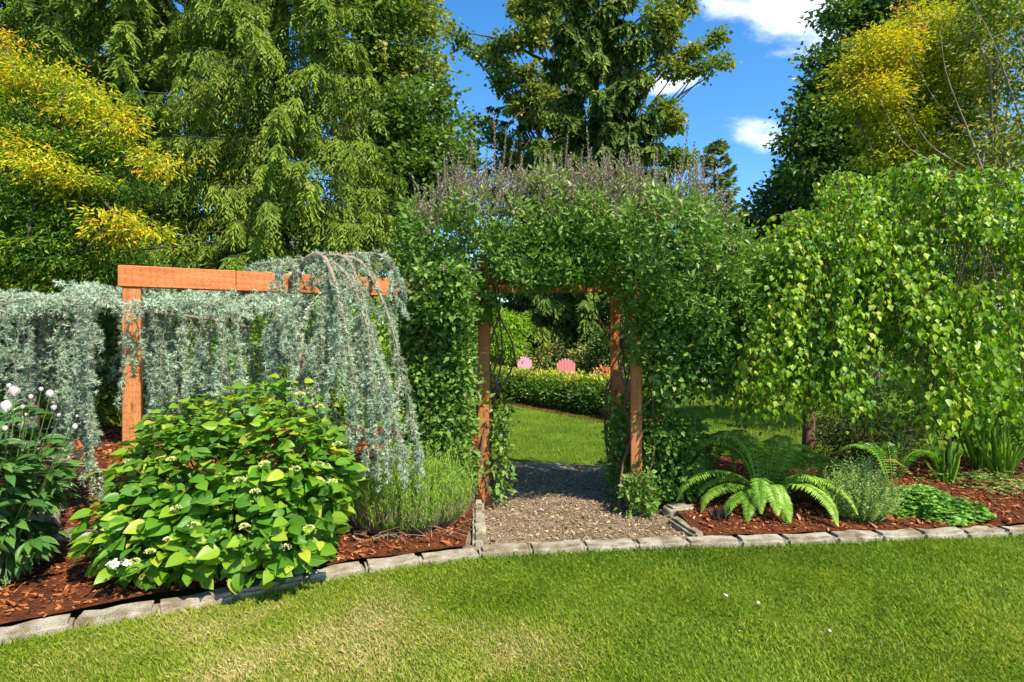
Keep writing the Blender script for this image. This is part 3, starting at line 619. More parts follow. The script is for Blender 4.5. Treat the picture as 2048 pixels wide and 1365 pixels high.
broad_tree('maple_tree', 'large dark maple on the right of the sky gap with ragged branch tips', T, (at(1740, 0, 15)[0], 15, 0),
  [(1690, 150, 50, 60, 14.5), (1640, 165, 30, 14, 14.4), (1618, 225, 42, 18, 14.3), (1600, 290, 38, 14, 14.3), (1625, 122, 20, 10, 14.5), (1640, 300, 60, 50, 14.8), (1660, 220, 60, 50, 14.8), (1675, 30, 20, 30, 14.5), (1690, 250, 90, 90, 15), (1740, 60, 62, 62, 15), (1670, 350, 90, 50, 15), (1800, 150, 120, 130, 16), (1800, 350, 110, 90, 16), (1880, 0, 150, 90, 16), (1590, 345, 26, 10, 14.3), (1770, -30, 80, 50, 15)],
  M['dark'], trunk=.26, dens=1.7, size=.135, asp=.75, per=34, rc=.32, tint=.50, nl=60, seed=77, limb_r=.3, lo=.3)
broad_tree('shrubby_tree', 'low round dark green tree in front of the large maple, above the birch', T, (at(1600, 0, 19)[0], 19, 0),
  [(1590, 420, 75, 60, 18), (1660, 400, 90, 70, 18), (1540, 465, 60, 45, 18), (1600, 500, 110, 55, 17.5), (1480, 500, 60, 40, 18)],
  M['dark'], trunk=.18, dens=2.4, size=.19, asp=.75, per=28, rc=.5, tint=.6, nl=10, seed=78)
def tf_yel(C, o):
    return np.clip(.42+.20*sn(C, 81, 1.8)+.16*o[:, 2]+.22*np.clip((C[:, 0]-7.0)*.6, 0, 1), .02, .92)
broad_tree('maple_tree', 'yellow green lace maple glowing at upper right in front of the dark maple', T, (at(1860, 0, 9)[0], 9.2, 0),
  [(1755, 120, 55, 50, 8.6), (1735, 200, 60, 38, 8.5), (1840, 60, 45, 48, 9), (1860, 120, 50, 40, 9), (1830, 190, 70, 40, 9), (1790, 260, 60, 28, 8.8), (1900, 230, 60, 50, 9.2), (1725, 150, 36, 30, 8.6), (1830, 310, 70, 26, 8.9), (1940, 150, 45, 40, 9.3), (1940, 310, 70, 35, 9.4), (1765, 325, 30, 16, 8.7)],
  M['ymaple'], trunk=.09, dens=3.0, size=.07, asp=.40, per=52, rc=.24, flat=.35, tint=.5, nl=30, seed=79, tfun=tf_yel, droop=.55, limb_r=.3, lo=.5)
broad_tree('maple_tree', 'thin grey branched maple with sparse olive and red leaves at the upper right edge', T, (at(2010, 0, 8)[0], 8.2, 0),
  [(1990, 120, 90, 110, 8.2), (2010, 320, 110, 90, 8.0), (1930, 390, 90, 40, 7.8), (2080, 180, 90, 200, 8.4), (1990, 10, 90, 60, 8.2)],
  M['broad'], trunk=.07, dens=1.3, size=.085, asp=.5, per=26, rc=.28, flat=.5, tint=.72, nl=8, seed=80, bark='bark_pale', droop=.5, limb_r=.32, lo=.4)

def pale_limbs():
    rt = [o for o in scene.objects if o.name.startswith('maple_tree') and o.get('label', '').startswith('thin grey')][0]; w = FM()
    for i, l in enumerate([[(2010, 520), (1985, 400), (1935, 260), (1893, 150), (1880, 60)], [(2000, 430), (1950, 350), (1860, 290), (1800, 190)], [(2100, 420), (2048, 260), (2010, 150), (1975, 60), (1930, -20)],
              [(1990, 420), (1900, 345), (1810, 290), (1760, 200)], [(2060, 330), (2030, 180), (2048, 60)], [(1935, 260), (1870, 200), (1820, 100)], [(2010, 150), (1960, 110), (1900, 40)], [(1985, 400), (2048, 300), (2120, 150)], [(1960, 340), (1990, 220), (1960, 120)]]):
        d = 7.7+.12*i; pts = bez([at(x, y, d-.1*k) for k, (x, y) in enumerate(l)], 14); w.tube(pts, np.linspace(.020 if i < 4 else .012, .003, 14)*(1+.15*np.sin(np.arange(14)*2.1)), 6)
    w.build('limbs', M['bark_pale'], rt, smooth=True)
pale_limbs()
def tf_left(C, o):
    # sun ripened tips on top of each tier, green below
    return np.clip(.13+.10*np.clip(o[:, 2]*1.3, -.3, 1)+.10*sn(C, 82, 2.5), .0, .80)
broad_tree('lace_maple_tree', 'layered lace leaf maple with golden orange tips at the left edge of the photo', T, (at(60, 0, 7.4)[0], 7.4, 0),
  [(5, 120, 35, 50, 7.6, .4, .5), (120, 172, 80, 24, 7.2, .4, .48), (185, 212, 70, 26, 7.0, .4, .50), (235, 262, 48, 18, 6.9, .3, .42), (40, 240, 70, 34, 7.1, .4, .1), (110, 300, 90, 34, 7.1, .4, .02), (200, 320, 70, 26, 7.1, .4, .12), (322, 335, 40, 16, 6.9, .25, .50), (15, 300, 60, 22, 6.7, .3, .48), (90, 335, 60, 20, 6.6, .3, .46), (150, 372, 50, 18, 6.6, .3, .38), (70, 390, 90, 34, 6.9, .4, 0), (235, 385, 70, 26, 7.0, .4, .1), (245, 452, 66, 16, 6.6, .3, .48), (290, 472, 30, 12, 6.6, .2, .5), (150, 455, 80, 30, 6.9, .4, 0), (30, 440, 80, 40, 6.8, .4, -.03), (90, 510, 100, 36, 6.8, .4, .02), (220, 530, 90, 34, 7.0, .4, .1), (20, 560, 110, 50, 7.0, .4, .1), (160, 570, 110, 40, 7.1, .4, .12), (-60, 220, 90, 90, 7.2, .5, .3), (60, 200, 90, 60, 7.7, .5, 0), (150, 330, 120, 90, 7.8, .5, 0), (130, 470, 160, 90, 7.8, .5, 0)],
  M['jmaple'], trunk=.10, dens=2.6, size=.068, asp=.34, per=34, rc=.20, flat=.30, nl=30, seed=83, tfun=tf_left, droop=.6, limb_r=.3, lo=.45)

# understory behind the trellis and beyond the lawn
shr = [(60, 640, 150, 70, 8.5, 'bushy dark shrub behind the left end of the blue cedar'), (330, 640, 130, 90, 8.2, 'bushy dark shrub behind the trellis post'),
       (600, 640, 140, 90, 7.6, 'bushy green shrub seen between the hanging blue cedar strands')]
for i, (px, py, rx, ry, d, lb) in enumerate(shr):
    broad_tree('shrub', lb, 'shrub', (at(px, 0, d)[0], d, 0), [(px, py, rx, ry, d), (px-rx*.5, py+60, rx*.8, ry, d), (px+rx*.5, py+70, rx*.8, ry, d)],
      M['bright'] if i == 2 else M['dark'], trunk=.06, dens=1.0, size=.10, asp=.6, per=22, rc=.28, tint=.35, nl=6, seed=90+i)
broad_tree('shrub', 'tall dark shrub beyond the lawn to the right of the arbor', 'shrub', (at(1400, 0, 17)[0], 17, 0), [(1330, 590, 90, 90, 17), (1450, 600, 110, 90, 17), (1400, 680, 150, 70, 16.5), (1290, 690, 60, 60, 17)],
      M['dark'], trunk=.1, dens=1.0, size=.16, asp=.6, per=22, rc=.5, tint=.5, nl=6, seed=95)
broad_tree('shrub', 'dark shrub beyond the lawn, hidden behind the leafy left column of the arbor', 'shrub', (at(850, 0, 21)[0], 21, 0), [(800, 640, 80, 70, 21), (900, 650, 70, 60, 21), (850, 590, 80, 60, 21)],
      M['dark'], trunk=.1, dens=1.0, size=.20, asp=.6, per=20, rc=.6, tint=.45, nl=6, seed=97)
broad_tree('shrub', 'broad dark shrub beyond the lawn behind the birch trunk', 'shrub', (at(1750, 0, 17)[0], 17, 0), [(1600, 690, 150, 80, 17), (1780, 680, 150, 90, 17), (1950, 680, 150, 90, 17), (1700, 580, 150, 80, 18), (1900, 560, 150, 80, 18)],
      M['dark'], trunk=.1, dens=.9, size=.18, asp=.6, per=22, rc=.6, tint=.45, nl=6, seed=96)

# seen through the arch
conifer('spruce_tree', 'spruce whose low grey tipped boughs are framed by the arbor opening', (at(1172, 0, 24.5)[0], 24.5, 0), 9., 4.2, M['spruce'], nb=60, K=48, Mn=14, z0=2.2, trunk=.30, droop=.28, tip=.10, nsz=.24, nw=.07, hang=.8, seed=101, bark='bark_red', taper=.4, far=.6, twl=.22, tint=.7)
conifer('spruce_tree', 'darker spruce further back in the arbor opening', (at(1040, 0, 28)[0], 28, 0), 14., 4.6, M['spruce'], nb=70, K=30, Mn=13, z0=1.2, trunk=.30, droop=.28, tip=.10, nsz=.3, nw=.09, hang=.8, seed=102, bark='bark', taper=.5, far=.6, twl=.22, tint=.35)
broad_tree('lace_maple_tree', 'mound shaped bright green lace maple seen through the arbor opening', T, (at(1005, 0, 19)[0], 19, 0), [(1005, 655, 48, 30, 19), (990, 690, 48, 30, 18.6), (1014, 694, 32, 24, 18.6), (985, 640, 25, 22, 19)],
      M['bright'], trunk=.08, dens=2.2, size=.13, asp=.45, per=24, rc=.22, flat=.35, tint=.55, nl=10, seed=103, droop=.6)
for i, (px, py, rx, ry, d, lb) in enumerate([(1060, 705, 36, 22, 20, 'olive rhododendron behind the pale pink garden chair'), (1010, 715, 34, 20, 18.8, 'low olive rhododendron at the left in the arbor opening'),
      (1110, 712, 30, 20, 19, 'olive rhododendron left of the coral pink garden chair'), (1180, 715, 34, 26, 17.5, 'feathery green shrub just right of the coral pink garden chair'), (1225, 700, 34, 40, 17, 'green shrub behind the rear arbor post'), (1140, 690, 40, 18, 22, 'dark low shrub behind the coral pink garden chair')]):
    broad_tree('rhododendron', lb, 'shrub', (at(px, 0, d)[0], d, 0), [(px, py, rx, ry, d), (px, py+22, rx*1.1, ry, d)], M['olive'] if i in (0, 1, 2, 3) else M['dark'],
      trunk=.05, dens=2.0, size=.12, asp=.45, per=20, rc=.24, tint=.55, nl=6, seed=110+i)
broad_tree('azalea', 'low azalea with orange blooms at the right end of the arbor opening', 'shrub', (at(1205, 0, 16)[0], 16, 0), [(1205, 750, 16, 9, 16)], M['orange'], trunk=.03, dens=2.5, size=.07, asp=.8, per=20, rc=.16, tint=.6, nl=5, seed=118)

# far woodland closing the view low down
def woodland():
    r = RG(120); m = FM()
    xs = np.linspace(-42, 42, 48)
    for x in xs:
        y = 38+r.uniform(-2, 4); h = 6.5+2.2*sn(np.array([[x, 0.]]), 121, .25)[0]+r.uniform(-.8, 1.0)
        C, o = ell_pts(r, 46, np.array([x, y, h*.45]), np.array([2.2, 2, h*.6]), .5, 1.05, .3)
        leaves(m, r, C, o, 9, 1.0, .55, .7, .6, .35)
    return tag(m.build('woodland', M['dark']), 'far belt of dark trees closing the garden behind everything', 'woodland', kind='stuff')
woodland()

# ------------------------------------------------------------------ garden chairs
def chair(loc, rz, mat, label):
    rt = root('garden_chair', loc, label, 'chair', 'slatted garden chairs beyond the hedge'); rt.rotation_euler = (0, 0, rz)
    def bx(name, c, s, rot=(0, 0, 0), bev=.004):
        bm = bmesh.new(); bmesh.ops.create_cube(bm, size=1); bmesh.ops.scale(bm, vec=s, verts=bm.verts)
        bmesh.ops.bevel(bm, geom=list(bm.edges), offset=bev, segments=1, affect='EDGES')
        me = bpy.data.meshes.new(name); bm.to_mesh(me); bm.free(); me.materials.append(mat)
        o = link(name, me, rt); o.location = c; o.rotation_euler = rot; return o
    # local +Y is the front of the chair
    rec = math.radians(22); n = 7
    for i in range(n):                     # fan shaped back with a rounded top
        u = (i-(n-1)/2)/((n-1)/2); L = .80*(1-.17*u*u)-.02; fan = u*.10
        V = []; wB, wT = .030, .037
        for t in (0, .33, .66, .93, 1.0):
            w = wB+(wT-wB)*t; w = w if t < 1 else w*.45
            cx = u*.175+math.sin(fan)*L*t*1.0; y = -math.sin(rec)*L*t-.20; z = .30+math.cos(rec)*L*t
            for (sx, sy) in ((-1, -1), (1, -1), (1, 1), (-1, 1)): V.append((cx+sx*w, y+sy*.009, z))
        f = []
        for k in range(4):
            for j in range(4):
                a = k*4+j; b = k*4+(j+1) % 4; f += [(a, b, b+4), (a, b+4, a+4)]
        f += [(0, 2, 1), (0, 3, 2), (16, 17, 18), (16, 18, 19)]
        m = FM(); m.raw(V, f); m.build('back_slat', mat, rt, origin=(0, 0, 0))
    for k in range(5): bx('seat_slat', (0, -.17+.105*k, .32+.012*k), (.50, .09, .02), (.12, 0, 0))
    bx('back_rail', (0, -.30, .52), (.50, .02, .06), (rec, 0, 0))
    for s in (-1, 1):
        bx('armrest', (s*.33, .02, .56), (.12, .68, .022))
        bx('leg', (s*.29, .30, .274), (.03, .09, .548))
        bx('rear_leg', (s*.26, -.12, .19), (.03, .95, .09), (.30, 0, 0))
        bx('arm_post', (s*.30, -.27, .40), (.03, .06, .30))
    return rt
a = at(1139, 0, 15.5); chair((a[0], 15.5, 0), math.pi+.15, M['pink'], 'coral pink slatted chair with a rounded fan back beyond the hedge')
a = at(1060, 0, 17.9); chair((a[0], 17.9, 0), math.pi+.45, M['palepink'], 'pale pink slatted chair, the smaller one left of the coral one')

# ------------------------------------------------------------------ low hedge beyond the lawn
def hedge():
    a = gr(960, 792); b = gr(1262, 846); r = RG(130); m = FM(); w = FM(); n = 2100
    rt = root('hedge', ((a[0]+b[0])/2, (a[1]+b[1])/2, 0), 'low clipped hedge with yellow new growth on top beyond the back lawn', 'hedge')
    dv = nrm(b-a); nv = np.array([-dv[1], dv[0], 0]); L = np.linalg.norm(b-a); nv = nv if nv[1] < 0 else -nv
    s = r.uniform(-.5, L+.1, n); th = r.uniform(-.5, np.pi+.5, n)
    hh = .34+.03*np.sin(s*5)
    off = np.cos(th)*.42*r.uniform(.7, 1.1, n); z = .30+np.sin(th)*hh*r.uniform(.75, 1.06, n)
    z = np.maximum(z, .17+.05*np.abs(np.sin(s*4)))
    C = a+dv*s[:, None]+nv*(off-.42)[:, None]+np.array([0, 0, 1.])*z[:, None]
    o = nrm(nv*np.cos(th)[:, None]+np.array([0, 0, 1.])*np.sin(th)[:, None])
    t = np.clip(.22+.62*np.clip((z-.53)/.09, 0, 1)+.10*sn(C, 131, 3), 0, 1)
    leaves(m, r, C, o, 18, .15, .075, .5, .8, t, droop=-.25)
    for k in range(int(L/.22)):
        p = a+dv*(k*.22+r.uniform(-.06, .06))-nv*.42
        for q in range(3):
            e = p+np.array([r.normal(0, .15), r.normal(0, .12), .36]); w.tube(bez([p, (p+e)/2+r.normal(0, .03, 3), e], 5), np.linspace(.02, .008, 5), 4)
    w.build('stems', M['twig'], rt); m.build('foliage', M['hedge'], rt, 'stuff')
    # bare earth strip
    q = FM(); A = a+nv*.45-dv*.6; B = b+nv*.45+dv*.3; C2 = b-nv*1.0+dv*.3; D = a-nv*1.0-dv*.6
    V = [(*p[:2], .006) for p in (A, B, C2, D)]; q.raw(V, [(0, 1, 2), (0, 2, 3)]); tag(q.build('hedge_bed', M['soil']), kind='structure')
hedge()

# ------------------------------------------------------------------ blue weeping cedar
rN = RG(140); tuV = []; tuF = []
for k in range(12):
    d = nrm(rN.normal(size=3)+np.array([0, .55, 0])); s = nrm(np.cross(d, rN.normal(size=3)))*.078
    b = d*.06; a0 = len(tuV); L = rN.uniform(.8, 1.1)
    tuV += [b-s, b+s, d*L]; tuF.append((a0, a0+1, a0+2))
TUFT = (np.array(tuV), np.array(tuF))
def blue_cedar():
    r = RG(141); rt = root('weeping_cedar', (at(590, 0, 4.5)[0], 4.55, 0), 'blue grey weeping cedar draped over the orange timber rail', 'tree')
    m = FM(); w = FM()
    def tufts(pts, step=.024, rad=.017, size=.033, tint=.5, den=2):
        pts = np.asarray(pts); d = np.r_[0, np.cumsum(np.linalg.norm(np.diff(pts, axis=0), axis=1))]
        n = max(3, int(d[-1]/step*den)); s = r.uniform(0, d[-1], n)
        P = np.stack([np.interp(s, d, pts[:, j]) for j in range(3)], -1); o = nrm(r.normal(size=(n, 3)))
        P = P+o*rad*r.uniform(.1, 1.2, n)[:, None]
        m.add(TUFT, P, o+np.array([0, 0, -.1]), r.normal(size=(n, 3)), size*r.uniform(.7, 1.2, n), None, np.clip(tint+r.normal(0, .16, n), 0, 1))
    def strand(p, L, lead=(0, 0, 0), tint=.5, size=.032, sub=True, fill=1.0):
        k = 8; t = np.linspace(0, 1, k); sw = r.normal(0, .05, 2); ph = r.uniform(0, 6)
        pts = p+np.stack([lead[0]*np.sqrt(t)+sw[0]*t+.012*np.sin(5*t+ph), lead[1]*np.sqrt(t)+sw[1]*t, .25*abs(lead[0]+lead[1])*t*(1-t)-L*t**1.15], -1)
        w.tube(pts, np.linspace(.0045, .0015, k), 3, r.uniform(.2, 1)); tufts(pts[:], tint=tint+r.normal(0, .08), size=size, den=2.0*fill)
        if sub:
            for _ in range(int(L*5*fill)):
                q = pts[r.integers(1, k-1)]; l = r.uniform(.08, .22); v = nrm(r.normal(size=3)*[1, 1, .3]); e = q+v*l*.4+np.array([0, 0, -l])
                tufts(bez([q, q+v*l*.35+[0, 0, -.1*l], e], 5), tint=tint+r.normal(0, .1), size=size, den=1.7)
    # upper leaders of the fountain on the right
    Ls = [[(560, 590, 4.45), (585, 558, 4.22), (615, 518, 4.02), (645, 512, 3.95), (668, 560, 3.86), (690, 650, 3.8), (703, 760, 3.78), (712, 880, 3.8)],
          [(630, 515, 4.1), (690, 515, 4.05), (720, 580, 3.98), (745, 680, 3.93), (775, 780, 3.9), (800, 890, 3.92)],
          [(650, 515, 4.2), (715, 520, 4.18), (755, 580, 4.15), (788, 670, 4.1), (808, 770, 4.08), (832, 880, 4.1), (838, 935, 4.1)],
          [(620, 520, 4.05), (580, 522, 4.0), (558, 545, 3.92), (560, 620, 3.9), (566, 700, 3.88)],
          [(690, 510, 4.25), (750, 508, 4.25), (783, 530, 4.22), (792, 580, 4.2)],
          [(640, 512, 4.02), (655, 560, 3.92), (640, 660, 3.88), (632, 780, 3.85)],
          [(600, 530, 4.3), (555, 525, 4.35), (520, 530, 4.4), (490, 545, 4.45)],
          [(660, 520, 4.0), (700, 560, 3.9), (735, 660, 3.84), (742, 780, 3.8), (756, 900, 3.82)]]
    R0 = [.030, .014, .016, .009, .010, .010, .012, .012]
    for i, l in enumerate(Ls):
        pts = bez([at(*q) for q in l], 22); w.tube(pts, np.linspace(R0[i], .004, 22), 6, r.uniform(.3, .8)); tufts(pts[2:], rad=.026, den=2.6, tint=.6)
        for q in pts[2:]:
            for _ in range(r.choice([1, 2, 2]) if i in (0, 1, 5, 7) else 1 if i != 6 else 1):
                h = max(.05, q[2]-.50); L = r.uniform(.15, max(.17, min(.85, h))) if i not in (4, 6) else r.uniform(.08, .3)
                if 545 < 1024+q[0]/q[1]*F < 600 or i in (3,): L = min(L, .62)
                if q[2] > 1.95 and r.uniform() < .35: L = .12
                strand(q+r.normal(0, .015, 3), L, (min(.06, r.normal(0, .07)), r.normal(0, .05)), tint=.55+.1*r.normal(), sub=False)
    # horizontal limb and mats on the left
    M1 = bez([at(*q) for q in [(610, 600, 4.5), (520, 585, 4.45), (430, 585, 4.35), (350, 600, 4.2), (240, 612, 4.15), (100, 612, 4.2), (-60, 610, 4.2), (-240, 612, 4.25)]], 40)
    w.tube(M1, np.linspace(.045, .016, 40), 7, .4)
    M2 = bez([at(*q) for q in [(560, 640, 4.15), (510, 655, 4.0), (430, 640, 3.86), (330, 628, 3.84), (290, 625, 3.95)]], 20); w.tube(M2, np.linspace(.008, .015, 20), 6, 1)
    tr_ = bez([(at(590, 0, 4.5)[0], 4.55, 0), (at(590, 0, 4.5)[0]+.05, 4.55, .8), (at(600, 0, 4.5)[0], 4.5, 1.5), at(590, 580, 4.35)], 14); w.tube(tr_, np.linspace(.06, .035, 14), 8, .3)
    px = np.r_[r.uniform(-230, 640, 105), r.uniform(-60, 560, 25)]
    for x in px:
        d = r.uniform(3.72, 4.55)
        if 222 < x < 292 and d < 3.98: d = r.uniform(4.0, 4.5)
        top = 598+10*math.sin(x*.021)+12*math.sin(x*.057+1)+r.uniform(-6, 26)*(1.2 if d > 4 else .9)
        if 330 < x < 470: top += 10
        if x > 470: top += 22
        p = at(x, top, d); 
        L = r.uniform(.55, 1.15) if x < 520 else r.uniform(.4, .9)
        if x < 235: L = L*1.25
        L = min(L, p[2]-(.42 if x > 235 else .25))
        # small horizontal arch feeding the strand from the limb
        lim = M1[np.argmin(np.abs(M1[:, 0]-p[0]))]
        arch = bez([lim, (lim+p)/2+np.array([0, 0, .03]), p], 8); w.tube(arch, .005, 3, .5); tufts(arch, rad=.04, den=2.2, tint=.66)
        strand(p, L, (r.normal(0, .06), r.normal(0, .05)), tint=.52+r.normal(0, .06), sub=True, fill=.9)
    for x in (244, 256, 268, 280, 292):
        p = at(x, r.uniform(608, 632), 3.66); v = np.array([.08, .02, r.normal(0, .01)]); tufts(bez([p-v, p, p+v], 4), rad=.03, tint=.65, den=2.4)
    for x in (262, 274):
        strand(at(x, 640, 3.72), r.uniform(.35, .8), (0.02, 0), tint=.5)
    # needle mats on top
    for _ in range(150):
        x = r.uniform(-230, 640); d = r.uniform(3.8, 4.55)
        if 225 < x < 292 and d < 4.0: continue
        tp = 600+10*math.sin(x*.021)+12*math.sin(x*.057+1)+(16 if x > 440 else 0)
        p = at(x, tp+r.uniform(-8, 12), d)
        v = np.array([r.normal(0, .16), r.normal(0, .12), r.normal(0, .015)])
        tufts(bez([p-v, p+np.array([0, 0, .02]), p+v], 5), rad=.035, den=2.3, tint=.72)
    w.build('branches', M['twig_pale'], rt, smooth=True); m.build('needles', M['bluecedar'], rt, 'stuff')
blue_cedar()

# ------------------------------------------------------------------ flowering vine over the arbor
def vine():
    r = RG(150); rt = root('climbing_vine', (.4, 5.3, 0), 'leafy grey green honeysuckle vine smothering the garden arbor', 'vine')
    m = FM(); w = FM(); sh = FM(); ss = FM()
    # blobs: px, py, rx, ry, d, depth radius, leaf density
    B = [(1000, 552, 50, 28, 4.75, .3), (1060, 550, 50, 26, 4.72, .3), (1130, 545, 60, 24, 4.72, .3), (1200, 545, 50, 26, 4.7, .3), (1040, 520, 90, 60, 4.85, .4), (1130, 515, 100, 60, 4.85, .4), (1220, 515, 90, 60, 4.8, .4), (1280, 590, 40, 60, 4.78, .25), (880, 480, 85, 90, 5.0, .5), (980, 455, 100, 95, 5.1, .65), (1090, 450, 120, 92, 5.1, .7), (1210, 452, 120, 96, 5.1, .7), (1310, 490, 110, 95, 4.75, .75), (1420, 520, 90, 90, 5.0, .6),
         (860, 600, 70, 90, 4.9, .4), (925, 610, 60, 60, 5.0, .35), (1330, 590, 70, 75, 4.85, .45), (1420, 610, 80, 80, 4.9, .5), (1275, 545, 55, 60, 4.6, .45), (1500, 560, 60, 60, 5.1, .5), (1360, 690, 60, 50, 4.95, .4), (1440, 715, 50, 60, 5.0, .4),
         (880, 720, 75, 90, 4.85, .3), (925, 800, 42, 70, 4.95, .25), (885, 850, 60, 80, 4.85, .28), (925, 915, 40, 60, 4.9, .25), (1325, 760, 30, 50, 5.2, .3), (985, 590, 30, 45, 5.0, .3)]
    for b in B:
        d = b[4]; c = at(b[0], b[1], d); rad = np.array([b[2]*d/F, b[5], b[3]*d/F])
        n = int(rad[0]*rad[2]*4*820)
        C, o = ell_pts(r, n, c, rad, .45, 1.12, .8)
        px = 1024+C[:, 0]/C[:, 1]*F; py = 682.5-(C[:, 2]-H)/C[:, 1]*F
        lowlim = np.interp(px, [960, 985, 1010, 1060, 1200, 1232, 1290], [2000, 640, 583, 578, 570, 610, 2000])+r.normal(0, 6, len(px))
        keep = py < lowlim
        keep &= (sn(C, 152, 8.)+r.normal(0, .22, len(C))) > -.20
        keep &= ~((px > 940) & (px < 994) & (py > 640) & (C[:, 1] < 5.2) & (r.uniform(size=len(C)) < .93))
        C = C[keep]; o = o[keep]
        t = np.clip(.34+.12*sn(C, 151, 5)+.50*np.clip((C[:, 2]-2.35)/.6, 0, 1), 0, 1)
        leaves(m, r, C, o, 9, .055, .048*r.lognormal(0, .28, len(C)*9), .46, .9, t, droop=-.15, tclus=.08, tvar=.10, nup=.3)
    # larger loose leaves along the left column and lower right
    for (x0, x1, y0, y1, d0, d1, n, t0) in ((830, 960, 535, 640, 4.35, 4.6, 420, .34), (800, 975, 600, 970, 4.55, 4.9, 1250, .36), (958, 985, 690, 960, 4.95, 5.1, 70, .35), (985, 1012, 800, 1000, 5.0, 5.2, 170, .42), (1225, 1260, 800, 1000, 5.1, 5.7, 190, .2), (1280, 1400, 840, 1000, 4.9, 5.5, 620, .2), (1255, 1300, 950, 1018, 4.75, 4.9, 80, .42), (1255, 1310, 640, 720, 4.7, 4.9, 70, .4), (1300, 1470, 560, 790, 4.7, 5.0, 700, .3)):
        x = r.uniform(x0, x1, n); y = r.uniform(y0, y1, n); d = r.uniform(d0, d1, n); C = np.stack([(x-1024)/F*d, d, H-(y-682.5)/F*d], -1)
        C = C[(C[:, 2] > .06)]; qx = 1024+C[:, 0]/C[:, 1]*F; C = C[~((qx > 938) & (qx < 996) & (C[:, 1] < 5.25) & (r.uniform(size=len(C)) < .94))]
        leaves(m, r, C, np.tile([0, -1., .1], (len(C), 1)), 5, .06, .062, .58, .9, t0, droop=.1, tpl=LEAF4, nup=.2)
    # woody stems up the posts and upright shoots above
    for (p, n) in ((FL, 5), (FR, 6), (RR, 9)):
        for k in range(n):
            o = r.normal(0, .09, (6, 2)); z = np.linspace(0, 2.25, 6)
            w.tube(bez(np.stack([p[0]+.05+o[:, 0], p[1]+.02+o[:, 1]+.05, z], -1), 16), np.linspace(.014, .006, 16), 5)
    for k in range(720):
        px = 830+r.beta(1.3, 1.3)*640; topy = np.interp(px, [800, 860, 950, 1200, 1350, 1450, 1500], [440, 395, 372, 362, 385, 430, 490])
        d = r.uniform(4.6, 5.5); p = at(px, topy+r.uniform(5, 75), d); L = r.gamma(2.5, .06)+.06
        if 1385 < px < 1410 and L < .3: L += .25
        e = p+np.array([r.normal(0, .05), r.normal(0, .05), L]); pts = bez([p, (p+e)/2+r.normal(0, .012, 3), e], 7)
        ss.tube(pts, np.linspace(.0035, .0015, 7), 3)
        nn = int(L/.012); s = np.linspace(.05, 1, nn); P = np.stack([np.interp(s*6, np.arange(7), pts[:, j]) for j in range(3)], -1)
        a = np.arange(nn)*2.4+r.uniform(0, 6); Y = np.stack([np.cos(a)*.6, np.sin(a)*.6, .8+0*a], -1)+r.normal(0, .15, (nn, 3))
        sh.add(KITE, P, Y, np.stack([-np.cos(a), -np.sin(a), 0*a+.6], -1), .052*r.uniform(.6, 1.1, nn)*(1.1-.5*s), .016, np.clip(r.normal(.45, .2)+r.normal(0, .15, nn), 0, 1))
    w.build('stems', M['twig'], rt); m.build('leaves', M['vine'], rt, 'stuff'); sh.build('shoot_leaves', M['vine_shoot'], rt, 'stuff'); ss.build('shoots', M['red_stem'], rt, 'stuff')
vine()

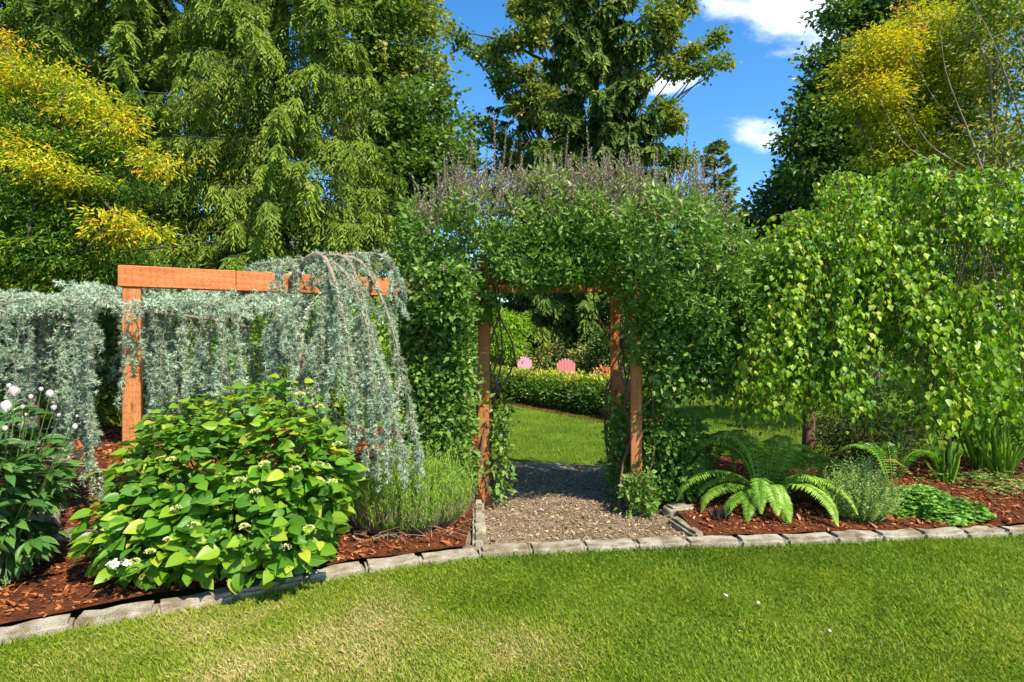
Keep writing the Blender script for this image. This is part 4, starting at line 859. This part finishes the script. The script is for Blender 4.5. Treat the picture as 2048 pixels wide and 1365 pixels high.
# ------------------------------------------------------------------ hydrangea
HYL = [ovate(7, .16, .10, .06, 1, .36), ovate(7, .30, .06, .06, 1, .40), ovate(7, .05, .16, .06, 1, .36)]
def hydrangea():
    r = RG(160); base = np.array([-1.88, 3.72, .08]); rt = root('hydrangea', base, 'big hydrangea bush with broad lime green leaves at the edge of the front lawn', 'shrub')
    meshes = [tpl_mesh('leaf', HYL[i % 3], M['hydrangea'], t) for i, t in enumerate([.05, .15, .25, .4, .5, .72, .90, .2, .5, .32])]
    B = [(-1.88, 3.64, .52, .68, .46, .56), (-1.58, 3.72, .74, .48, .40, .54), (-2.08, 3.76, .66, .40, .36, .46), (-1.58, 3.50, .38, .50, .38, .36), (-2.10, 3.46, .36, .42, .34, .34), (-1.42, 3.66, .58, .38, .36, .42)]
    cand = []
    for b in B:
        v = nrm(r.normal(size=(1000, 3))); v = v[(v[:, 1] < .5)]
        P = np.array(b[:3])+v*np.array(b[3:6])*r.uniform(.52, 1.04, len(v))[:, None]
        cand.append(np.hstack([P, v]))
    A = np.vstack(cand); A = A[(A[:, 2] > .13)]
    # keep outer ones
    ins = np.zeros(len(A), bool)
    for b in B: ins |= (((A[:, :3]-np.array(b[:3]))/np.array(b[3:6]))**2).sum(1) < .26
    A = A[~ins]; r.shuffle(A)
    P = A[:, :3]; o = A[:, 3:]; n = len(P)
    az = r.uniform(0, 6.28, n)
    Y = nrm(o*[.9, .9, .25]+np.stack([np.cos(az), np.sin(az), -.15+0*az], -1)*.75)
    Z = nrm(o*.65+np.array([0, -.25, .75])+r.normal(0, .42, (n, 3)))
    L = r.uniform(.058, .128, n)*(1-.25*np.clip((P[:, 2]-.7)/.4, 0, 1)); W = L*r.uniform(.60, .78, n)
    dist = P[:, 1]-.25*P[:, 2]+.15*r.normal(size=n)
    order = np.argsort(dist); st = FM()
    for k, i in enumerate(order[:300]):
        place('leaf', meshes[r.integers(len(meshes))], rt, P[i], Y[i], Z[i], L[i], W[i])
    j = order[300:]
    for q in range(3):
        jj = j[q::3]; st.add(HYL[q], P[jj], Y[jj], Z[jj], L[jj], W[jj], np.clip(r.normal(.45, .2, len(jj)), 0, 1))
    # young whorls at the tips
    n2 = 230; i2 = r.choice(n, n2, replace=False, p=(P[:, 2]**2)/(P[:, 2]**2).sum()); C = P[i2]+o[i2]*.03
    for k in range(5):
        a = k*1.256+r.uniform(0, 6, n2); Y2 = np.stack([np.cos(a), np.sin(a), r.uniform(.2, .9, n2)], -1); l = r.uniform(.035, .07, n2)
        st.add(HYL[k % 3], C+Y2*.008, Y2, np.array([0, 0, 1.])+0*Y2, l, l*.5, np.clip(r.normal(.72, .12, n2), 0, 1))
    st.build('small_leaves', M['hydrangea'], rt, 'stuff', smooth=True, lc=True)
    w = FM()
    for i in r.choice(n, 150, replace=False):
        e = P[i]; s = base+np.array([r.normal(0, .16), r.normal(0, .1), -.03]); w.tube(bez([s, (s*.45+e*.55)+np.array([0, 0, .05]), e], 7), np.linspace(.007, .003, 7), 4)
    w.build('stems', M['twig'], rt)
    spots = [(342, 920, 3.30), (352, 1018, 3.18), (388, 1052, 3.16), (487, 1053, 3.12), (571, 1097, 3.2), (510, 985, 3.2), (480, 962, 3.25), (590, 940, 3.25), (640, 815, 3.5), (300, 1105, 3.1), (232, 1040, 3.2), (215, 1060, 3.2), (490, 1055, 3.12), (430, 895, 3.35), (675, 890, 3.4), (635, 930, 3.3), (618, 1058, 3.25), (527, 1098, 3.15), (268, 1125, 3.05), (335, 1080, 3.1), (665, 965, 3.35), (530, 930, 3.25), (600, 790, 3.55), (262, 925, 3.35)]
    for k, (x, y, d) in enumerate(spots):
        f = FM(); c = at(x, y, d); nn = 70; v = nrm(r.normal(size=(nn, 3))); v[:, 2] = abs(v[:, 2]); R = r.uniform(.014, .028)
        v = v*np.array([1, 1, .6]); f.add(KITE, c+v*R, v+r.normal(0, .3, (nn, 3)), r.normal(size=(nn, 3)), .011, .009, np.clip(r.normal(.45, .2, nn), 0, 1))
        f.build('flower_head', M['floret'], rt)
    f = FM(); c = at(238, 1130, 3.02); nn = 26; a = r.uniform(0, 6.28, nn); rr = r.uniform(.02, .06, nn); P = c+np.stack([np.cos(a)*rr, np.sin(a)*rr*.6, r.uniform(0, .02, nn)], -1)
    for k in range(4):
        b = k*1.57+r.uniform(0, 1, nn); f.add(LEAF4, P, np.stack([np.cos(b), np.sin(b)*.7, .5*np.sin(b)+.2], -1), np.array([0, -.5, 1.])+0*P, .013, .012, np.clip(r.normal(.96, .04, nn), 0, 1))
    o_ = f.build('flower_head', M['floret'], rt); o_['label'] = 'open white lacecap bloom'
hydrangea()

# ------------------------------------------------------------------ peony
PL = [ovate(6, .18, .12, 0, 1, .45, 2.2), ovate(6, .32, .08, 0, 1, .45, 2.2)]
def peony():
    r = RG(170); base = np.array([-3.02, 3.35, .1]); rt = root('peony', base, 'dark leaved peony with white pink blooms at the left edge beside the mulch', 'plant')
    meshes = [tpl_mesh('leaf', PL[i % 2], M['peony'], t) for i, t in enumerate([.2, .4, .6, .8, .5])]
    st = FM(); w = FM(); N_ = 0
    for k in range(230):
        v = nrm(r.normal(size=3)); v[2] = v[2]
        c = np.array([-3.18, 3.32, .62])+v*np.array([.54, .40, .50])*r.uniform(.5, 1.0)
        if c[0] > -2.50: c[0] = -2.52
        if c[2] < .15: continue
        w.tube(bez([base+r.normal(0, .06, 3)*[1, 1, 0], (base+c)/2+[0, 0, .08], c], 6), np.linspace(.004, .002, 6), 4)
        az0 = r.uniform(0, 6.28)
        for q in range(7):
            a = az0+(q-3)*.62; Y = nrm(np.array([math.cos(a), math.sin(a), r.uniform(-.45, .25)])+v*.7); Z = np.array([0, -.2, 1.])+r.normal(0, .25, 3)
            L = r.uniform(.095, .15); P = c+Y*.015
            if c[1] < 3.35 and N_ < 260: place('leaf', meshes[r.integers(5)], rt, P, Y, Z, L, L*.36); N_ += 1
            else: st.add(PL[q % 2], [P], Y[None], Z[None], L, L*.36, r.uniform(.1, .8))
    st.build('small_leaves', M['peony'], rt, 'stuff', smooth=True, lc=True); 
    fl = [(28, 786, 3.25, .045), (12, 816, 3.2, .046), (100, 790, 3.3, .034), (150, 855, 3.15, .024), (108, 817, 3.25, .024), (62, 795, 3.3, .02), (18, 773, 3.3, .02), (118, 832, 3.2, .018), (10, 858, 3.15, .022), (45, 815, 3.25, .018), (82, 780, 3.3, .02), (-30, 840, 3.2, .04), (-60, 790, 3.3, .04), (52, 830, 3.22, .012), (154, 833, 3.2, .012)]
    for (x, y, d, R) in fl:
        R = R*.85; c = at(x, y, d); f = FM(); n = int(26+R*900); v = nrm(r.normal(size=(n, 3))); u = r.uniform(.35, 1, n)[:, None]
        Y = nrm(v*.5+np.array([0, 0, .9]));  Zz = v
        PET = ovate(4, -.25, .28, 0, 1, .55, .6)
        f.add(PET, c+v*R*.55*u*[1, 1, .8]-np.array([0, 0, R*.35]), Y, -Zz, R*r.uniform(.8, 1.15, n), R*r.uniform(.8, 1.2, n), np.clip(r.normal(.62, .2, n)-(.25 if R < .025 else 0), 0, 1))
        f.build('flower' if R > .022 else 'bud', M['petal'], rt, smooth=True)
        w.tube(bez([base, (base+c)/2+[0.02, 0, .06], c-[0, 0, R*.4]], 8), np.linspace(.0035, .0025, 8), 4)
    w.build('stems', M['stem'], rt)
peony()

# ------------------------------------------------------------------ fine upright shrub left of the path
def tufty(name, label, cat, base, rx, ry, h, n, mat, leafL, leafW, seed, per=12, spread=.35, dry=0, tint=.5, up=.8, vary=.3):
    r = RG(seed); base = np.asarray(base, float); rt = root(name, base, label, cat); m = FM(); w = FM()
    a = r.uniform(0, 6.28, n); q = np.sqrt(r.uniform(0, 1, n)); s = base+np.stack([np.cos(a)*q*rx*.45, np.sin(a)*q*ry*.45, 0*a], -1)
    e = base+np.stack([np.cos(a)*q*rx*1.05+r.normal(0, spread*.1, n), np.sin(a)*q*ry*1.05+r.normal(0, spread*.1, n), h*(1-.45*q*q)*r.uniform(1-vary, 1.1, n)], -1)
    mid = (s+e)/2+np.stack([np.cos(a)*q*rx*.25, np.sin(a)*q*ry*.25, 0*a], -1)
    for i in range(0, n):
        w.add(NEEDLE, [s[i], mid[i]], [mid[i]-s[i], e[i]-mid[i]], np.array([0, -1., .2]), [np.linalg.norm(mid[i]-s[i]), np.linalg.norm(e[i]-mid[i])], .004, .5)
    t = np.tile(np.linspace(.25, 1, per), n)[:, None]; S_ = np.repeat(s, per, 0); E = np.repeat(e, per, 0); Mi = np.repeat(mid, per, 0)
    P = S_*(1-t)**2+2*Mi*t*(1-t)+E*t*t; N2 = len(P); aa = r.uniform(0, 6.28, N2); Y = np.stack([np.cos(aa)*(1-up*.6), np.sin(aa)*(1-up*.6), up+0*aa], -1)+r.normal(0, .12, (N2, 3))
    L = leafL*r.uniform(.6, 1.3, N2)*(1.1-.3*t[:, 0])
    m.add(KITE, P, Y, r.normal(size=(N2, 3))+[0, -1, .5], L, leafW, np.clip(tint+.25*(t[:, 0]-.6)+r.normal(0, .14, N2), 0, 1))
    w.build('stems', M['stem'] if not dry else M['dry'], rt, 'stuff'); m.build('leaves', mat, rt, 'stuff')
    if dry:
        k = FM()
        for i in range(dry):
            b = base+np.array([r.normal(0, rx*.6), -ry*.5+r.normal(0, ry*.3), .0]); k.tube(bez([b, b+r.normal(0, .08, 3)*[1, 1, 0]+[0, -.03, .08], b+np.array([r.normal(0, .14), -.10+r.normal(0, .08), .05+r.uniform(0, .12)])], 6), np.linspace(.0035, .0015, 6), 3, r.uniform(0, 1))
        k.build('dry_twigs', M['dry'], rt, 'stuff')
    return rt
g1 = gr(800, 1085); tufty('lavender_bush', 'fine leaved upright green bush beside the path kerb, half under the blue cedar', 'shrub', (g1[0]-.02, g1[1]+.07, .05), .42, .30, .60, 900, M['lav'], .044, .007, 181, per=16, dry=30, up=.75, tint=.6)
g1 = gr(880, 1070); tufty('lavender_bush', 'fine leaved upright green bush nearest the left arbor post', 'shrub', (g1[0]-.04, g1[1]+.06, .05), .28, .26, .60, 640, M['lav'], .044, .007, 182, per=16, dry=14, up=.8, tint=.62)
g1 = gr(715, 1050); tufty('dry_tuft', 'thin dry grey sprig between hydrangea and fine leaved bush', 'plant', (g1[0], g1[1], .05), .14, .1, .34, 70, M['dry'], .03, .003, 183, per=6, dry=30, up=.6)

# ------------------------------------------------------------------ birch
def birch():
    r = RG(190); base = np.array([3.27, 6.3, 0]); rt = root('weeping_birch', base, 'umbrella shaped weeping birch with hanging leafy twigs on the right', 'tree')
    w = FM(); tk = FM(); st = FM()
    tk.tube(bez([base, base+[.02, 0, .8], base+[-.03, -.02, 1.6], base+[.05, -.1, 2.5], base+[.1, -.2, 2.9]], 16), np.linspace(.072, .04, 16), 10)
    tk.build('trunk', M['bark_red'], rt, smooth=True)
    top = base+np.array([.05, -.1, 2.4]); LP = []; LY = []; LZ = []; LT = []
    ends = []
    # limbs: px, py of the arch crest, depth and reach
    crest = [(1600, 430, 4.6), (1560, 470, 5.2), (1690, 345, 3.9), (1740, 390, 3.6), (1840, 322, 4.2), (1800, 440, 3.5), (1900, 360, 3.9), (1960, 340, 4.5), (2030, 370, 3.9), (2010, 470, 3.4), (1650, 460, 4.4), (1520, 520, 5.6), (1900, 460, 3.3), (1700, 420, 5.2), (1980, 400, 5.4), (2120, 420, 3.9), (2150, 380, 4.6), (1780, 345, 5.4), (1600, 440, 6.2), (1480, 560, 5.4), (1750, 500, 3.7), (2080, 520, 3.3), (1860, 540, 3.4), (1550, 560, 4.9), (2200, 480, 4.2), (1660, 560, 4.1)]
    for (x, y, d) in crest:
        d = max(d, 4.75 if x < 1850 else (4.6 if x < 2060 else 5.6))
        c = at(x, y, d); out = nrm((c-top)*[1, 1, 0]); z2 = c+out*r.uniform(.15, .35)+np.array([0, 0, -.25]); z3 = z2+out*.14+np.array([0, 0, -.45])
        pts = bez([top+r.normal(0, .04, 3), (top+c)/2+[0, 0, .22], c, z2, z3], 26); w.tube(pts, np.linspace(.010, .002, 26), 5)
        nl_ = 110; i_ = r.integers(5, 26, nl_); a_ = r.uniform(0, 6.28, nl_); h_ = np.stack([np.cos(a_), np.sin(a_), 0*a_], -1)
        LP.append(pts[i_]+r.normal(0, .02, (nl_, 3))+h_*.03); LY.append(h_*.9+[0, 0, -.6]); LZ.append(h_*.5+[0, 0, .8]+r.normal(0, .4, (nl_, 3))); LT.append(np.clip(r.normal(.55, .2, nl_), 0, 1))
        for q in range(26 if y < 405 else 44):
            i = r.integers(7, 26); p = pts[i]+r.normal(0, .01, 3); v = nrm(np.array([r.normal(), r.normal(), 0])); L = r.uniform(.45, 1.45)
            zmin = .62 if p[1] > 4.6 else .62+.45*(4.6-p[1])
            L = min(L, max(.2, p[2]-zmin)); sp = r.uniform(.12, .38)
            tt = np.linspace(0, 1, 9)[:, None]
            sub = p+v*sp*np.sqrt(tt)+np.array([0, 0, 1.])*(.10*np.sin(np.pi*np.minimum(tt*2, 1))*.6-L*tt**1.5)+np.array([1., .3, 0])*.02*np.sin(tt*6+r.uniform(0, 6))+np.array([r.normal(0, .09), r.normal(0, .07), 0])*tt; ends.append((sub, L))
    for (sub, L) in ends:
        w.tube(sub, np.linspace(.003, .0012, 9), 3)
        n = int((L+.3)/.021); s = np.sort(r.uniform(.08, 1, n))*8
        P = np.stack([np.interp(s, np.arange(9), sub[:, j]) for j in range(3)], -1)
        a = r.uniform(0, 6.28, n); h = np.stack([np.cos(a), np.sin(a), 0*a], -1)
        P = P+h*r.uniform(.008, .075, n)[:, None]; Y = h*r.uniform(.25, .9, n)[:, None]+[0, 0, -1.]; Z = h*.8+[0, 0, .5]+r.normal(0, .45, (n, 3))
        LP.append(P); LY.append(Y); LZ.append(Z); LT.append(np.clip(r.normal(.46, .16)+r.normal(0, .18, n), 0, 1))
    P = np.vstack(LP); Y = nrm(np.vstack(LY)); Z = np.vstack(LZ); Tt = np.concatenate(LT); n = len(P); L = r.uniform(.034, .058, n)*np.where(P[:, 1] < 4.4, 1.08, 1)
    px = 1024+P[:, 0]/P[:, 1]*F; py = 682.5-(P[:, 2]-H)/P[:, 1]*F
    ok = py < np.interp(px, [1400, 1500, 1600, 1680, 1800, 1900, 2048], [800, 845, 825, 805, 850, 900, 900])+20*r.normal(size=n)
    ok &= ((sn(P*[1, 1, .55], 191, 4.2)+r.normal(0, .16, n)) > -.52) | (py < 480)
    P, Y, Z, Tt, L = P[ok], Y[ok], Z[ok], Tt[ok], L[ok]; n = len(P)
    meshes = [tpl_mesh('leaf', BIRCH, M['birch'], t) for t in (.2, .35, .45, .55, .65, .78, .92)]
    inview = (np.abs(P[:, 0]/P[:, 1]) < .88); sc = np.where(inview, P[:, 1]-L*8, 99); order = np.argsort(sc)
    for i in order[:300]: place('leaf', meshes[min(6, int(Tt[i]*7))], rt, P[i], Y[i], Z[i], L[i], L[i]*.85)
    j = order[300:]; st.add(LEAF4, P[j], Y[j], Z[j], L[j], L[j]*.85, Tt[j])
    st.build('leaves', M['birch'], rt, 'stuff'); w.build('branches', M['twig'], rt, 'stuff')
    print('birch leaves', n)
birch()

# ------------------------------------------------------------------ ferns
def frond(pts, wmax, mat, parent, r, n=50, tint=.5, name='frond'):
    pts = bez(pts, 24); m = FM(); d = np.linspace(0, 23, 24)
    s = np.linspace(.10, .99, n)*23; P = np.stack([np.interp(s, d, pts[:, j]) for j in range(3)], -1)
    Tn = nrm(np.gradient(pts, axis=0)); Tq = np.stack([np.interp(s, d, Tn[:, j]) for j in range(3)], -1)
    side = nrm(np.cross(Tq, [0, 0, 1.])); u = s/23; ln = wmax*1.12*np.minimum(1, (u*3.4)**.8)*(1-u**1.7)**.75+.006
    up = nrm(np.cross(side, Tq))
    for sg in (-1, 1):
        Y = side*sg+Tq*.28-np.array([0, 0, .18])+r.normal(0, .05, (n, 3))
        m.add(LEAF4, P, Y, up+r.normal(0, .12, (n, 3)), ln*r.uniform(.92, 1.06, n), ln*.0+wmax*.19, np.clip(tint+r.normal(0, .09, n), 0, 1))
    m.tube(pts, np.linspace(.004, .0012, 24), 3, .9)
    return m.build(name, mat, parent)
def fern(loc, label, spec, mat, seed, wmax=.10, tint=.72):
    r = RG(seed); rt = root('fern', loc, label, 'fern'); b = np.asarray(loc, float)
    for (az, L, rise, end) in spec:
        a = math.radians(az); h = np.array([math.cos(a), math.sin(a), 0]); tw = np.array([-h[1], h[0], 0])*r.normal(0, .06)
        pts = [b+h*.03, b+h*L*.28+[0, 0, rise*.8]+tw*.5, b+h*L*.62+[0, 0, rise]+tw, b+h*L*.9+[0, 0, rise*.62+end*.4]+tw, b+h*L+[0, 0, end]+tw]
        frond(pts, wmax*r.uniform(.85, 1.1), mat, rt, r, tint=tint+r.normal(0, .1))
    return rt
r_ = RG(200); spec = []
for k in range(32):
    az = k*137.5+r_.normal(0, 10); ln = r_.uniform(.5, .72); front = math.sin(math.radians(az)) < 0
    spec.append((az, ln*1.05, r_.uniform(.20, .34) if front else r_.uniform(.4, .62), r_.uniform(.03, .14) if front else r_.uniform(.15, .4)))
spec += [(-12, .95, .30, .06), (5, 1.0, .40, .12), (-34, .85, .26, .03), (-150, .75, .24, .05), (-125, .66, .22, .03), (-95, .58, .22, .02), (188, .85, .34, .1), (-20, .95, .40, .15)]
fern((2.22, 4.98, .05), 'large arching green fern in the right bed below the birch', spec, M['fern'], 201)
fern((1.95, 5.75, .05), 'shaded dark fern tucked behind the large arching one', [(az, .6, .45, .25) for az in range(0, 360, 36)], M['fern'], 202, tint=.15)
fern((3.75, 5.6, .05), 'half hidden fern with a yellow frond near the low lacy bush', [(150, .5, .4, .2), (100, .5, .4, .2), (60, .55, .4, .2), (20, .6, .36, .15)], M['fern'], 203, tint=.35)
a = at(1775, 920, 5.5); b = at(1835, 960, 5.1); rt_ = root('fern_frond', (a[0], a[1], 0), 'single yellow fern frond leaning over the bark mulch', 'fern')
frond([(a[0]-.05, a[1]+.1, .1), a, (a+b)/2+[0, 0, .03], b+[0, 0, .0]], .05, M['fern_yellow'], rt_, RG(204), n=20)

# low lacy bush and strap leaved plants
broad_tree('lacy_bush', 'low dark lacy spreading bush behind the fine grey green tuft', 'shrub', (at(1720, 0, 6.3)[0], 6.3, 0), [(1700, 850, 60, 38, 6.3, .35), (1760, 885, 70, 28, 6.1, .3), (1690, 900, 45, 22, 6.2, .3), (1780, 850, 50, 25, 6.4, .3)],
   leaf_mat('dark lacy leaf', g((0, (.03, .06, .012)), (1, (.12, .17, .03))), .3, .5, .3), trunk=.02, dens=2.6, size=.055, asp=.25, per=24, rc=.11, flat=.35, tint=.5, nl=16, seed=211, droop=.5)
def straps(label, base, n, L, seed, spread=.5, w=.05, tint=.5, mat='strap', name='strap_leaf_plant'):
    r = RG(seed); rt = root(name, base, label, 'plant'); me = [tpl_mesh('leaf', STRAP, M[mat], t) for t in (.2, .4, .6, .85)]
    for k in range(n):
        a = r.uniform(0, 6.28); q = r.uniform(.05, spread); Y = np.array([math.cos(a)*q, math.sin(a)*q, 1.]); Z = np.array([-math.cos(a), -math.sin(a), .2])
        l = L*r.uniform(.55, 1.1); place('leaf', me[r.integers(4)], rt, np.asarray(base)+np.array([math.cos(a), math.sin(a), 0])*r.uniform(0, .09), Y, Z, l, w*r.uniform(.7, 1.2))
    return rt
straps('clump of upright sword leaves in the right bed, nearest the light green ground cover', (at(1895, 0, 5.75)[0], 5.75, .06), 14, .50, 221, .9, .045)
straps('clump of sword leaves against the right edge of the photo', (at(2010, 0, 5.9)[0], 5.9, .06), 28, .66, 222, .7, .035)
straps('taller clump of sword leaves just behind the other two', (at(1960, 0, 6.3)[0], 6.3, .06), 24, .72, 223, .6, .035)
broad_tree('shrub', 'leafy green bush under the birch behind the sword leaves', 'shrub', (at(1880, 0, 6.9)[0], 6.8, 0), [(1830, 800, 90, 60, 6.8, .4), (1950, 800, 110, 70, 6.8, .4), (2060, 800, 90, 90, 6.8, .4)], M['bright'], trunk=.03, dens=1.3, size=.075, asp=.5, per=20, rc=.18, tint=.35, nl=12, seed=224)
p = gr(1735, 1066); tufty('feathery_bush', 'fine grey green feathery tuft right of the large fern', 'plant', (p[0]+.02, p[1]+.12, .05), .27, .20, .50, 480, M['fine'], .040, .0065, 225, per=15, up=.45, tint=.6)
def groundcover(label, c, rx, ry, h, n, mat, L, seed, name='ground_cover', cat='ground cover', tint=.5, asp=.75):
    r = RG(seed); m = FM(); a = r.uniform(0, 6.28, n); q = np.sqrt(r.uniform(0, 1, n)); q2 = q*(1+.22*np.sin(3*a+seed)+.15*np.sin(7*a)); x = c[0]+np.cos(a)*q2*rx; y = c[1]+np.sin(a)*q2*ry
    y = np.maximum(y, yk(x)+.07)
    z = .05+h*(1-q**4)*r.uniform(.35, 1.1, n)+.035*sn(np.stack([x, y], -1), seed, 16)
    for k in range(4):
        b = k*1.57+r.uniform(0, 1.2, n); Y = np.stack([np.cos(b), np.sin(b), r.uniform(0, .6, n)], -1); l = L*r.uniform(.6, 1.2, n)
        m.add(LEAF4, np.stack([x, y, z], -1), Y, np.array([0, -.2, 1.])+r.normal(0, .3, (n, 3)), l, l*asp, np.clip(tint+r.normal(0, .18, n), 0, 1))
    return tag(m.build(name, mat), label, cat, kind='stuff')
p = gr(1880, 1058); groundcover('mat of small light green leaves spilling onto the kerb', (p[0]-.02, p[1]+.20), .46, .27, .19, 2500, M['mint'], .036, 231, tint=.38)
p = gr(1800, 1015); groundcover('thinner patch of light green leaves behind the fine tuft', (p[0], p[1]), .28, .18, .12, 700, M['mint'], .022, 232)
p = gr(1960, 985); groundcover('scattered dark bluish leaves among the mulch behind the light mat', (p[0], p[1]), .5, .3, .16, 260, M['dark'], .035, 233, tint=.8, asp=.5)
p = gr(1500+520, 1000); groundcover('wispy green seedlings near the right edge of the bed', (p[0], p[1]), .4, .35, .14, 240, M['fine'], .028, 234, asp=.3)
r = RG(240); p = gr(1440, 1048, .05); rt_ = root('black_grass', (p[0], p[1], .06), 'small tuft of black grass in the mulch left of the fern tips', 'plant'); m = FM()
n = 110; a = r.uniform(0, 6.28, n); Y = np.stack([np.cos(a)*r.uniform(.3, 1.4, n), np.sin(a)*r.uniform(.3, 1.2, n), np.ones(n)], -1)
m.add(BLADE, np.array([p[0], p[1], .05])+r.normal(0, .025, (n, 3))*[1, 1, 0], Y, np.stack([-np.cos(a), -np.sin(a), .3+0*a], -1), r.uniform(.08, .16, n), .005, r.uniform(0, 1, n)); m.build('blades', M['black'], rt_, 'stuff')

# small pale leaves and petals lying on the front lawn
lf = tpl_mesh('fallen_leaf', ovate(5, .1, .12), M['petal'], .2)
for (x, y, L, lb) in ((1455, 1194, .030, 'pale tan leaf lying on the front lawn, the larger of two near each other'), (1516, 1208, .022, 'small pale leaf on the front lawn just right of a larger tan one'), (1484, 1263, .020, 'tiny white petal on the front lawn below two tan leaves'), (1660, 1264, .018, 'tiny white petal alone on the right of the front lawn')):
    q = gr(x, y, .035); o = link('fallen_leaf', lf); o.location = q; o.scale = (L*.8, L, L); o.rotation_euler = (.4, .2, x*.7); tag(o, lb, 'leaf')
tot = sum(len(o.data.polygons) for o in scene.objects if o.type == 'MESH'); print('triangles', tot, 'objects', len(scene.objects))
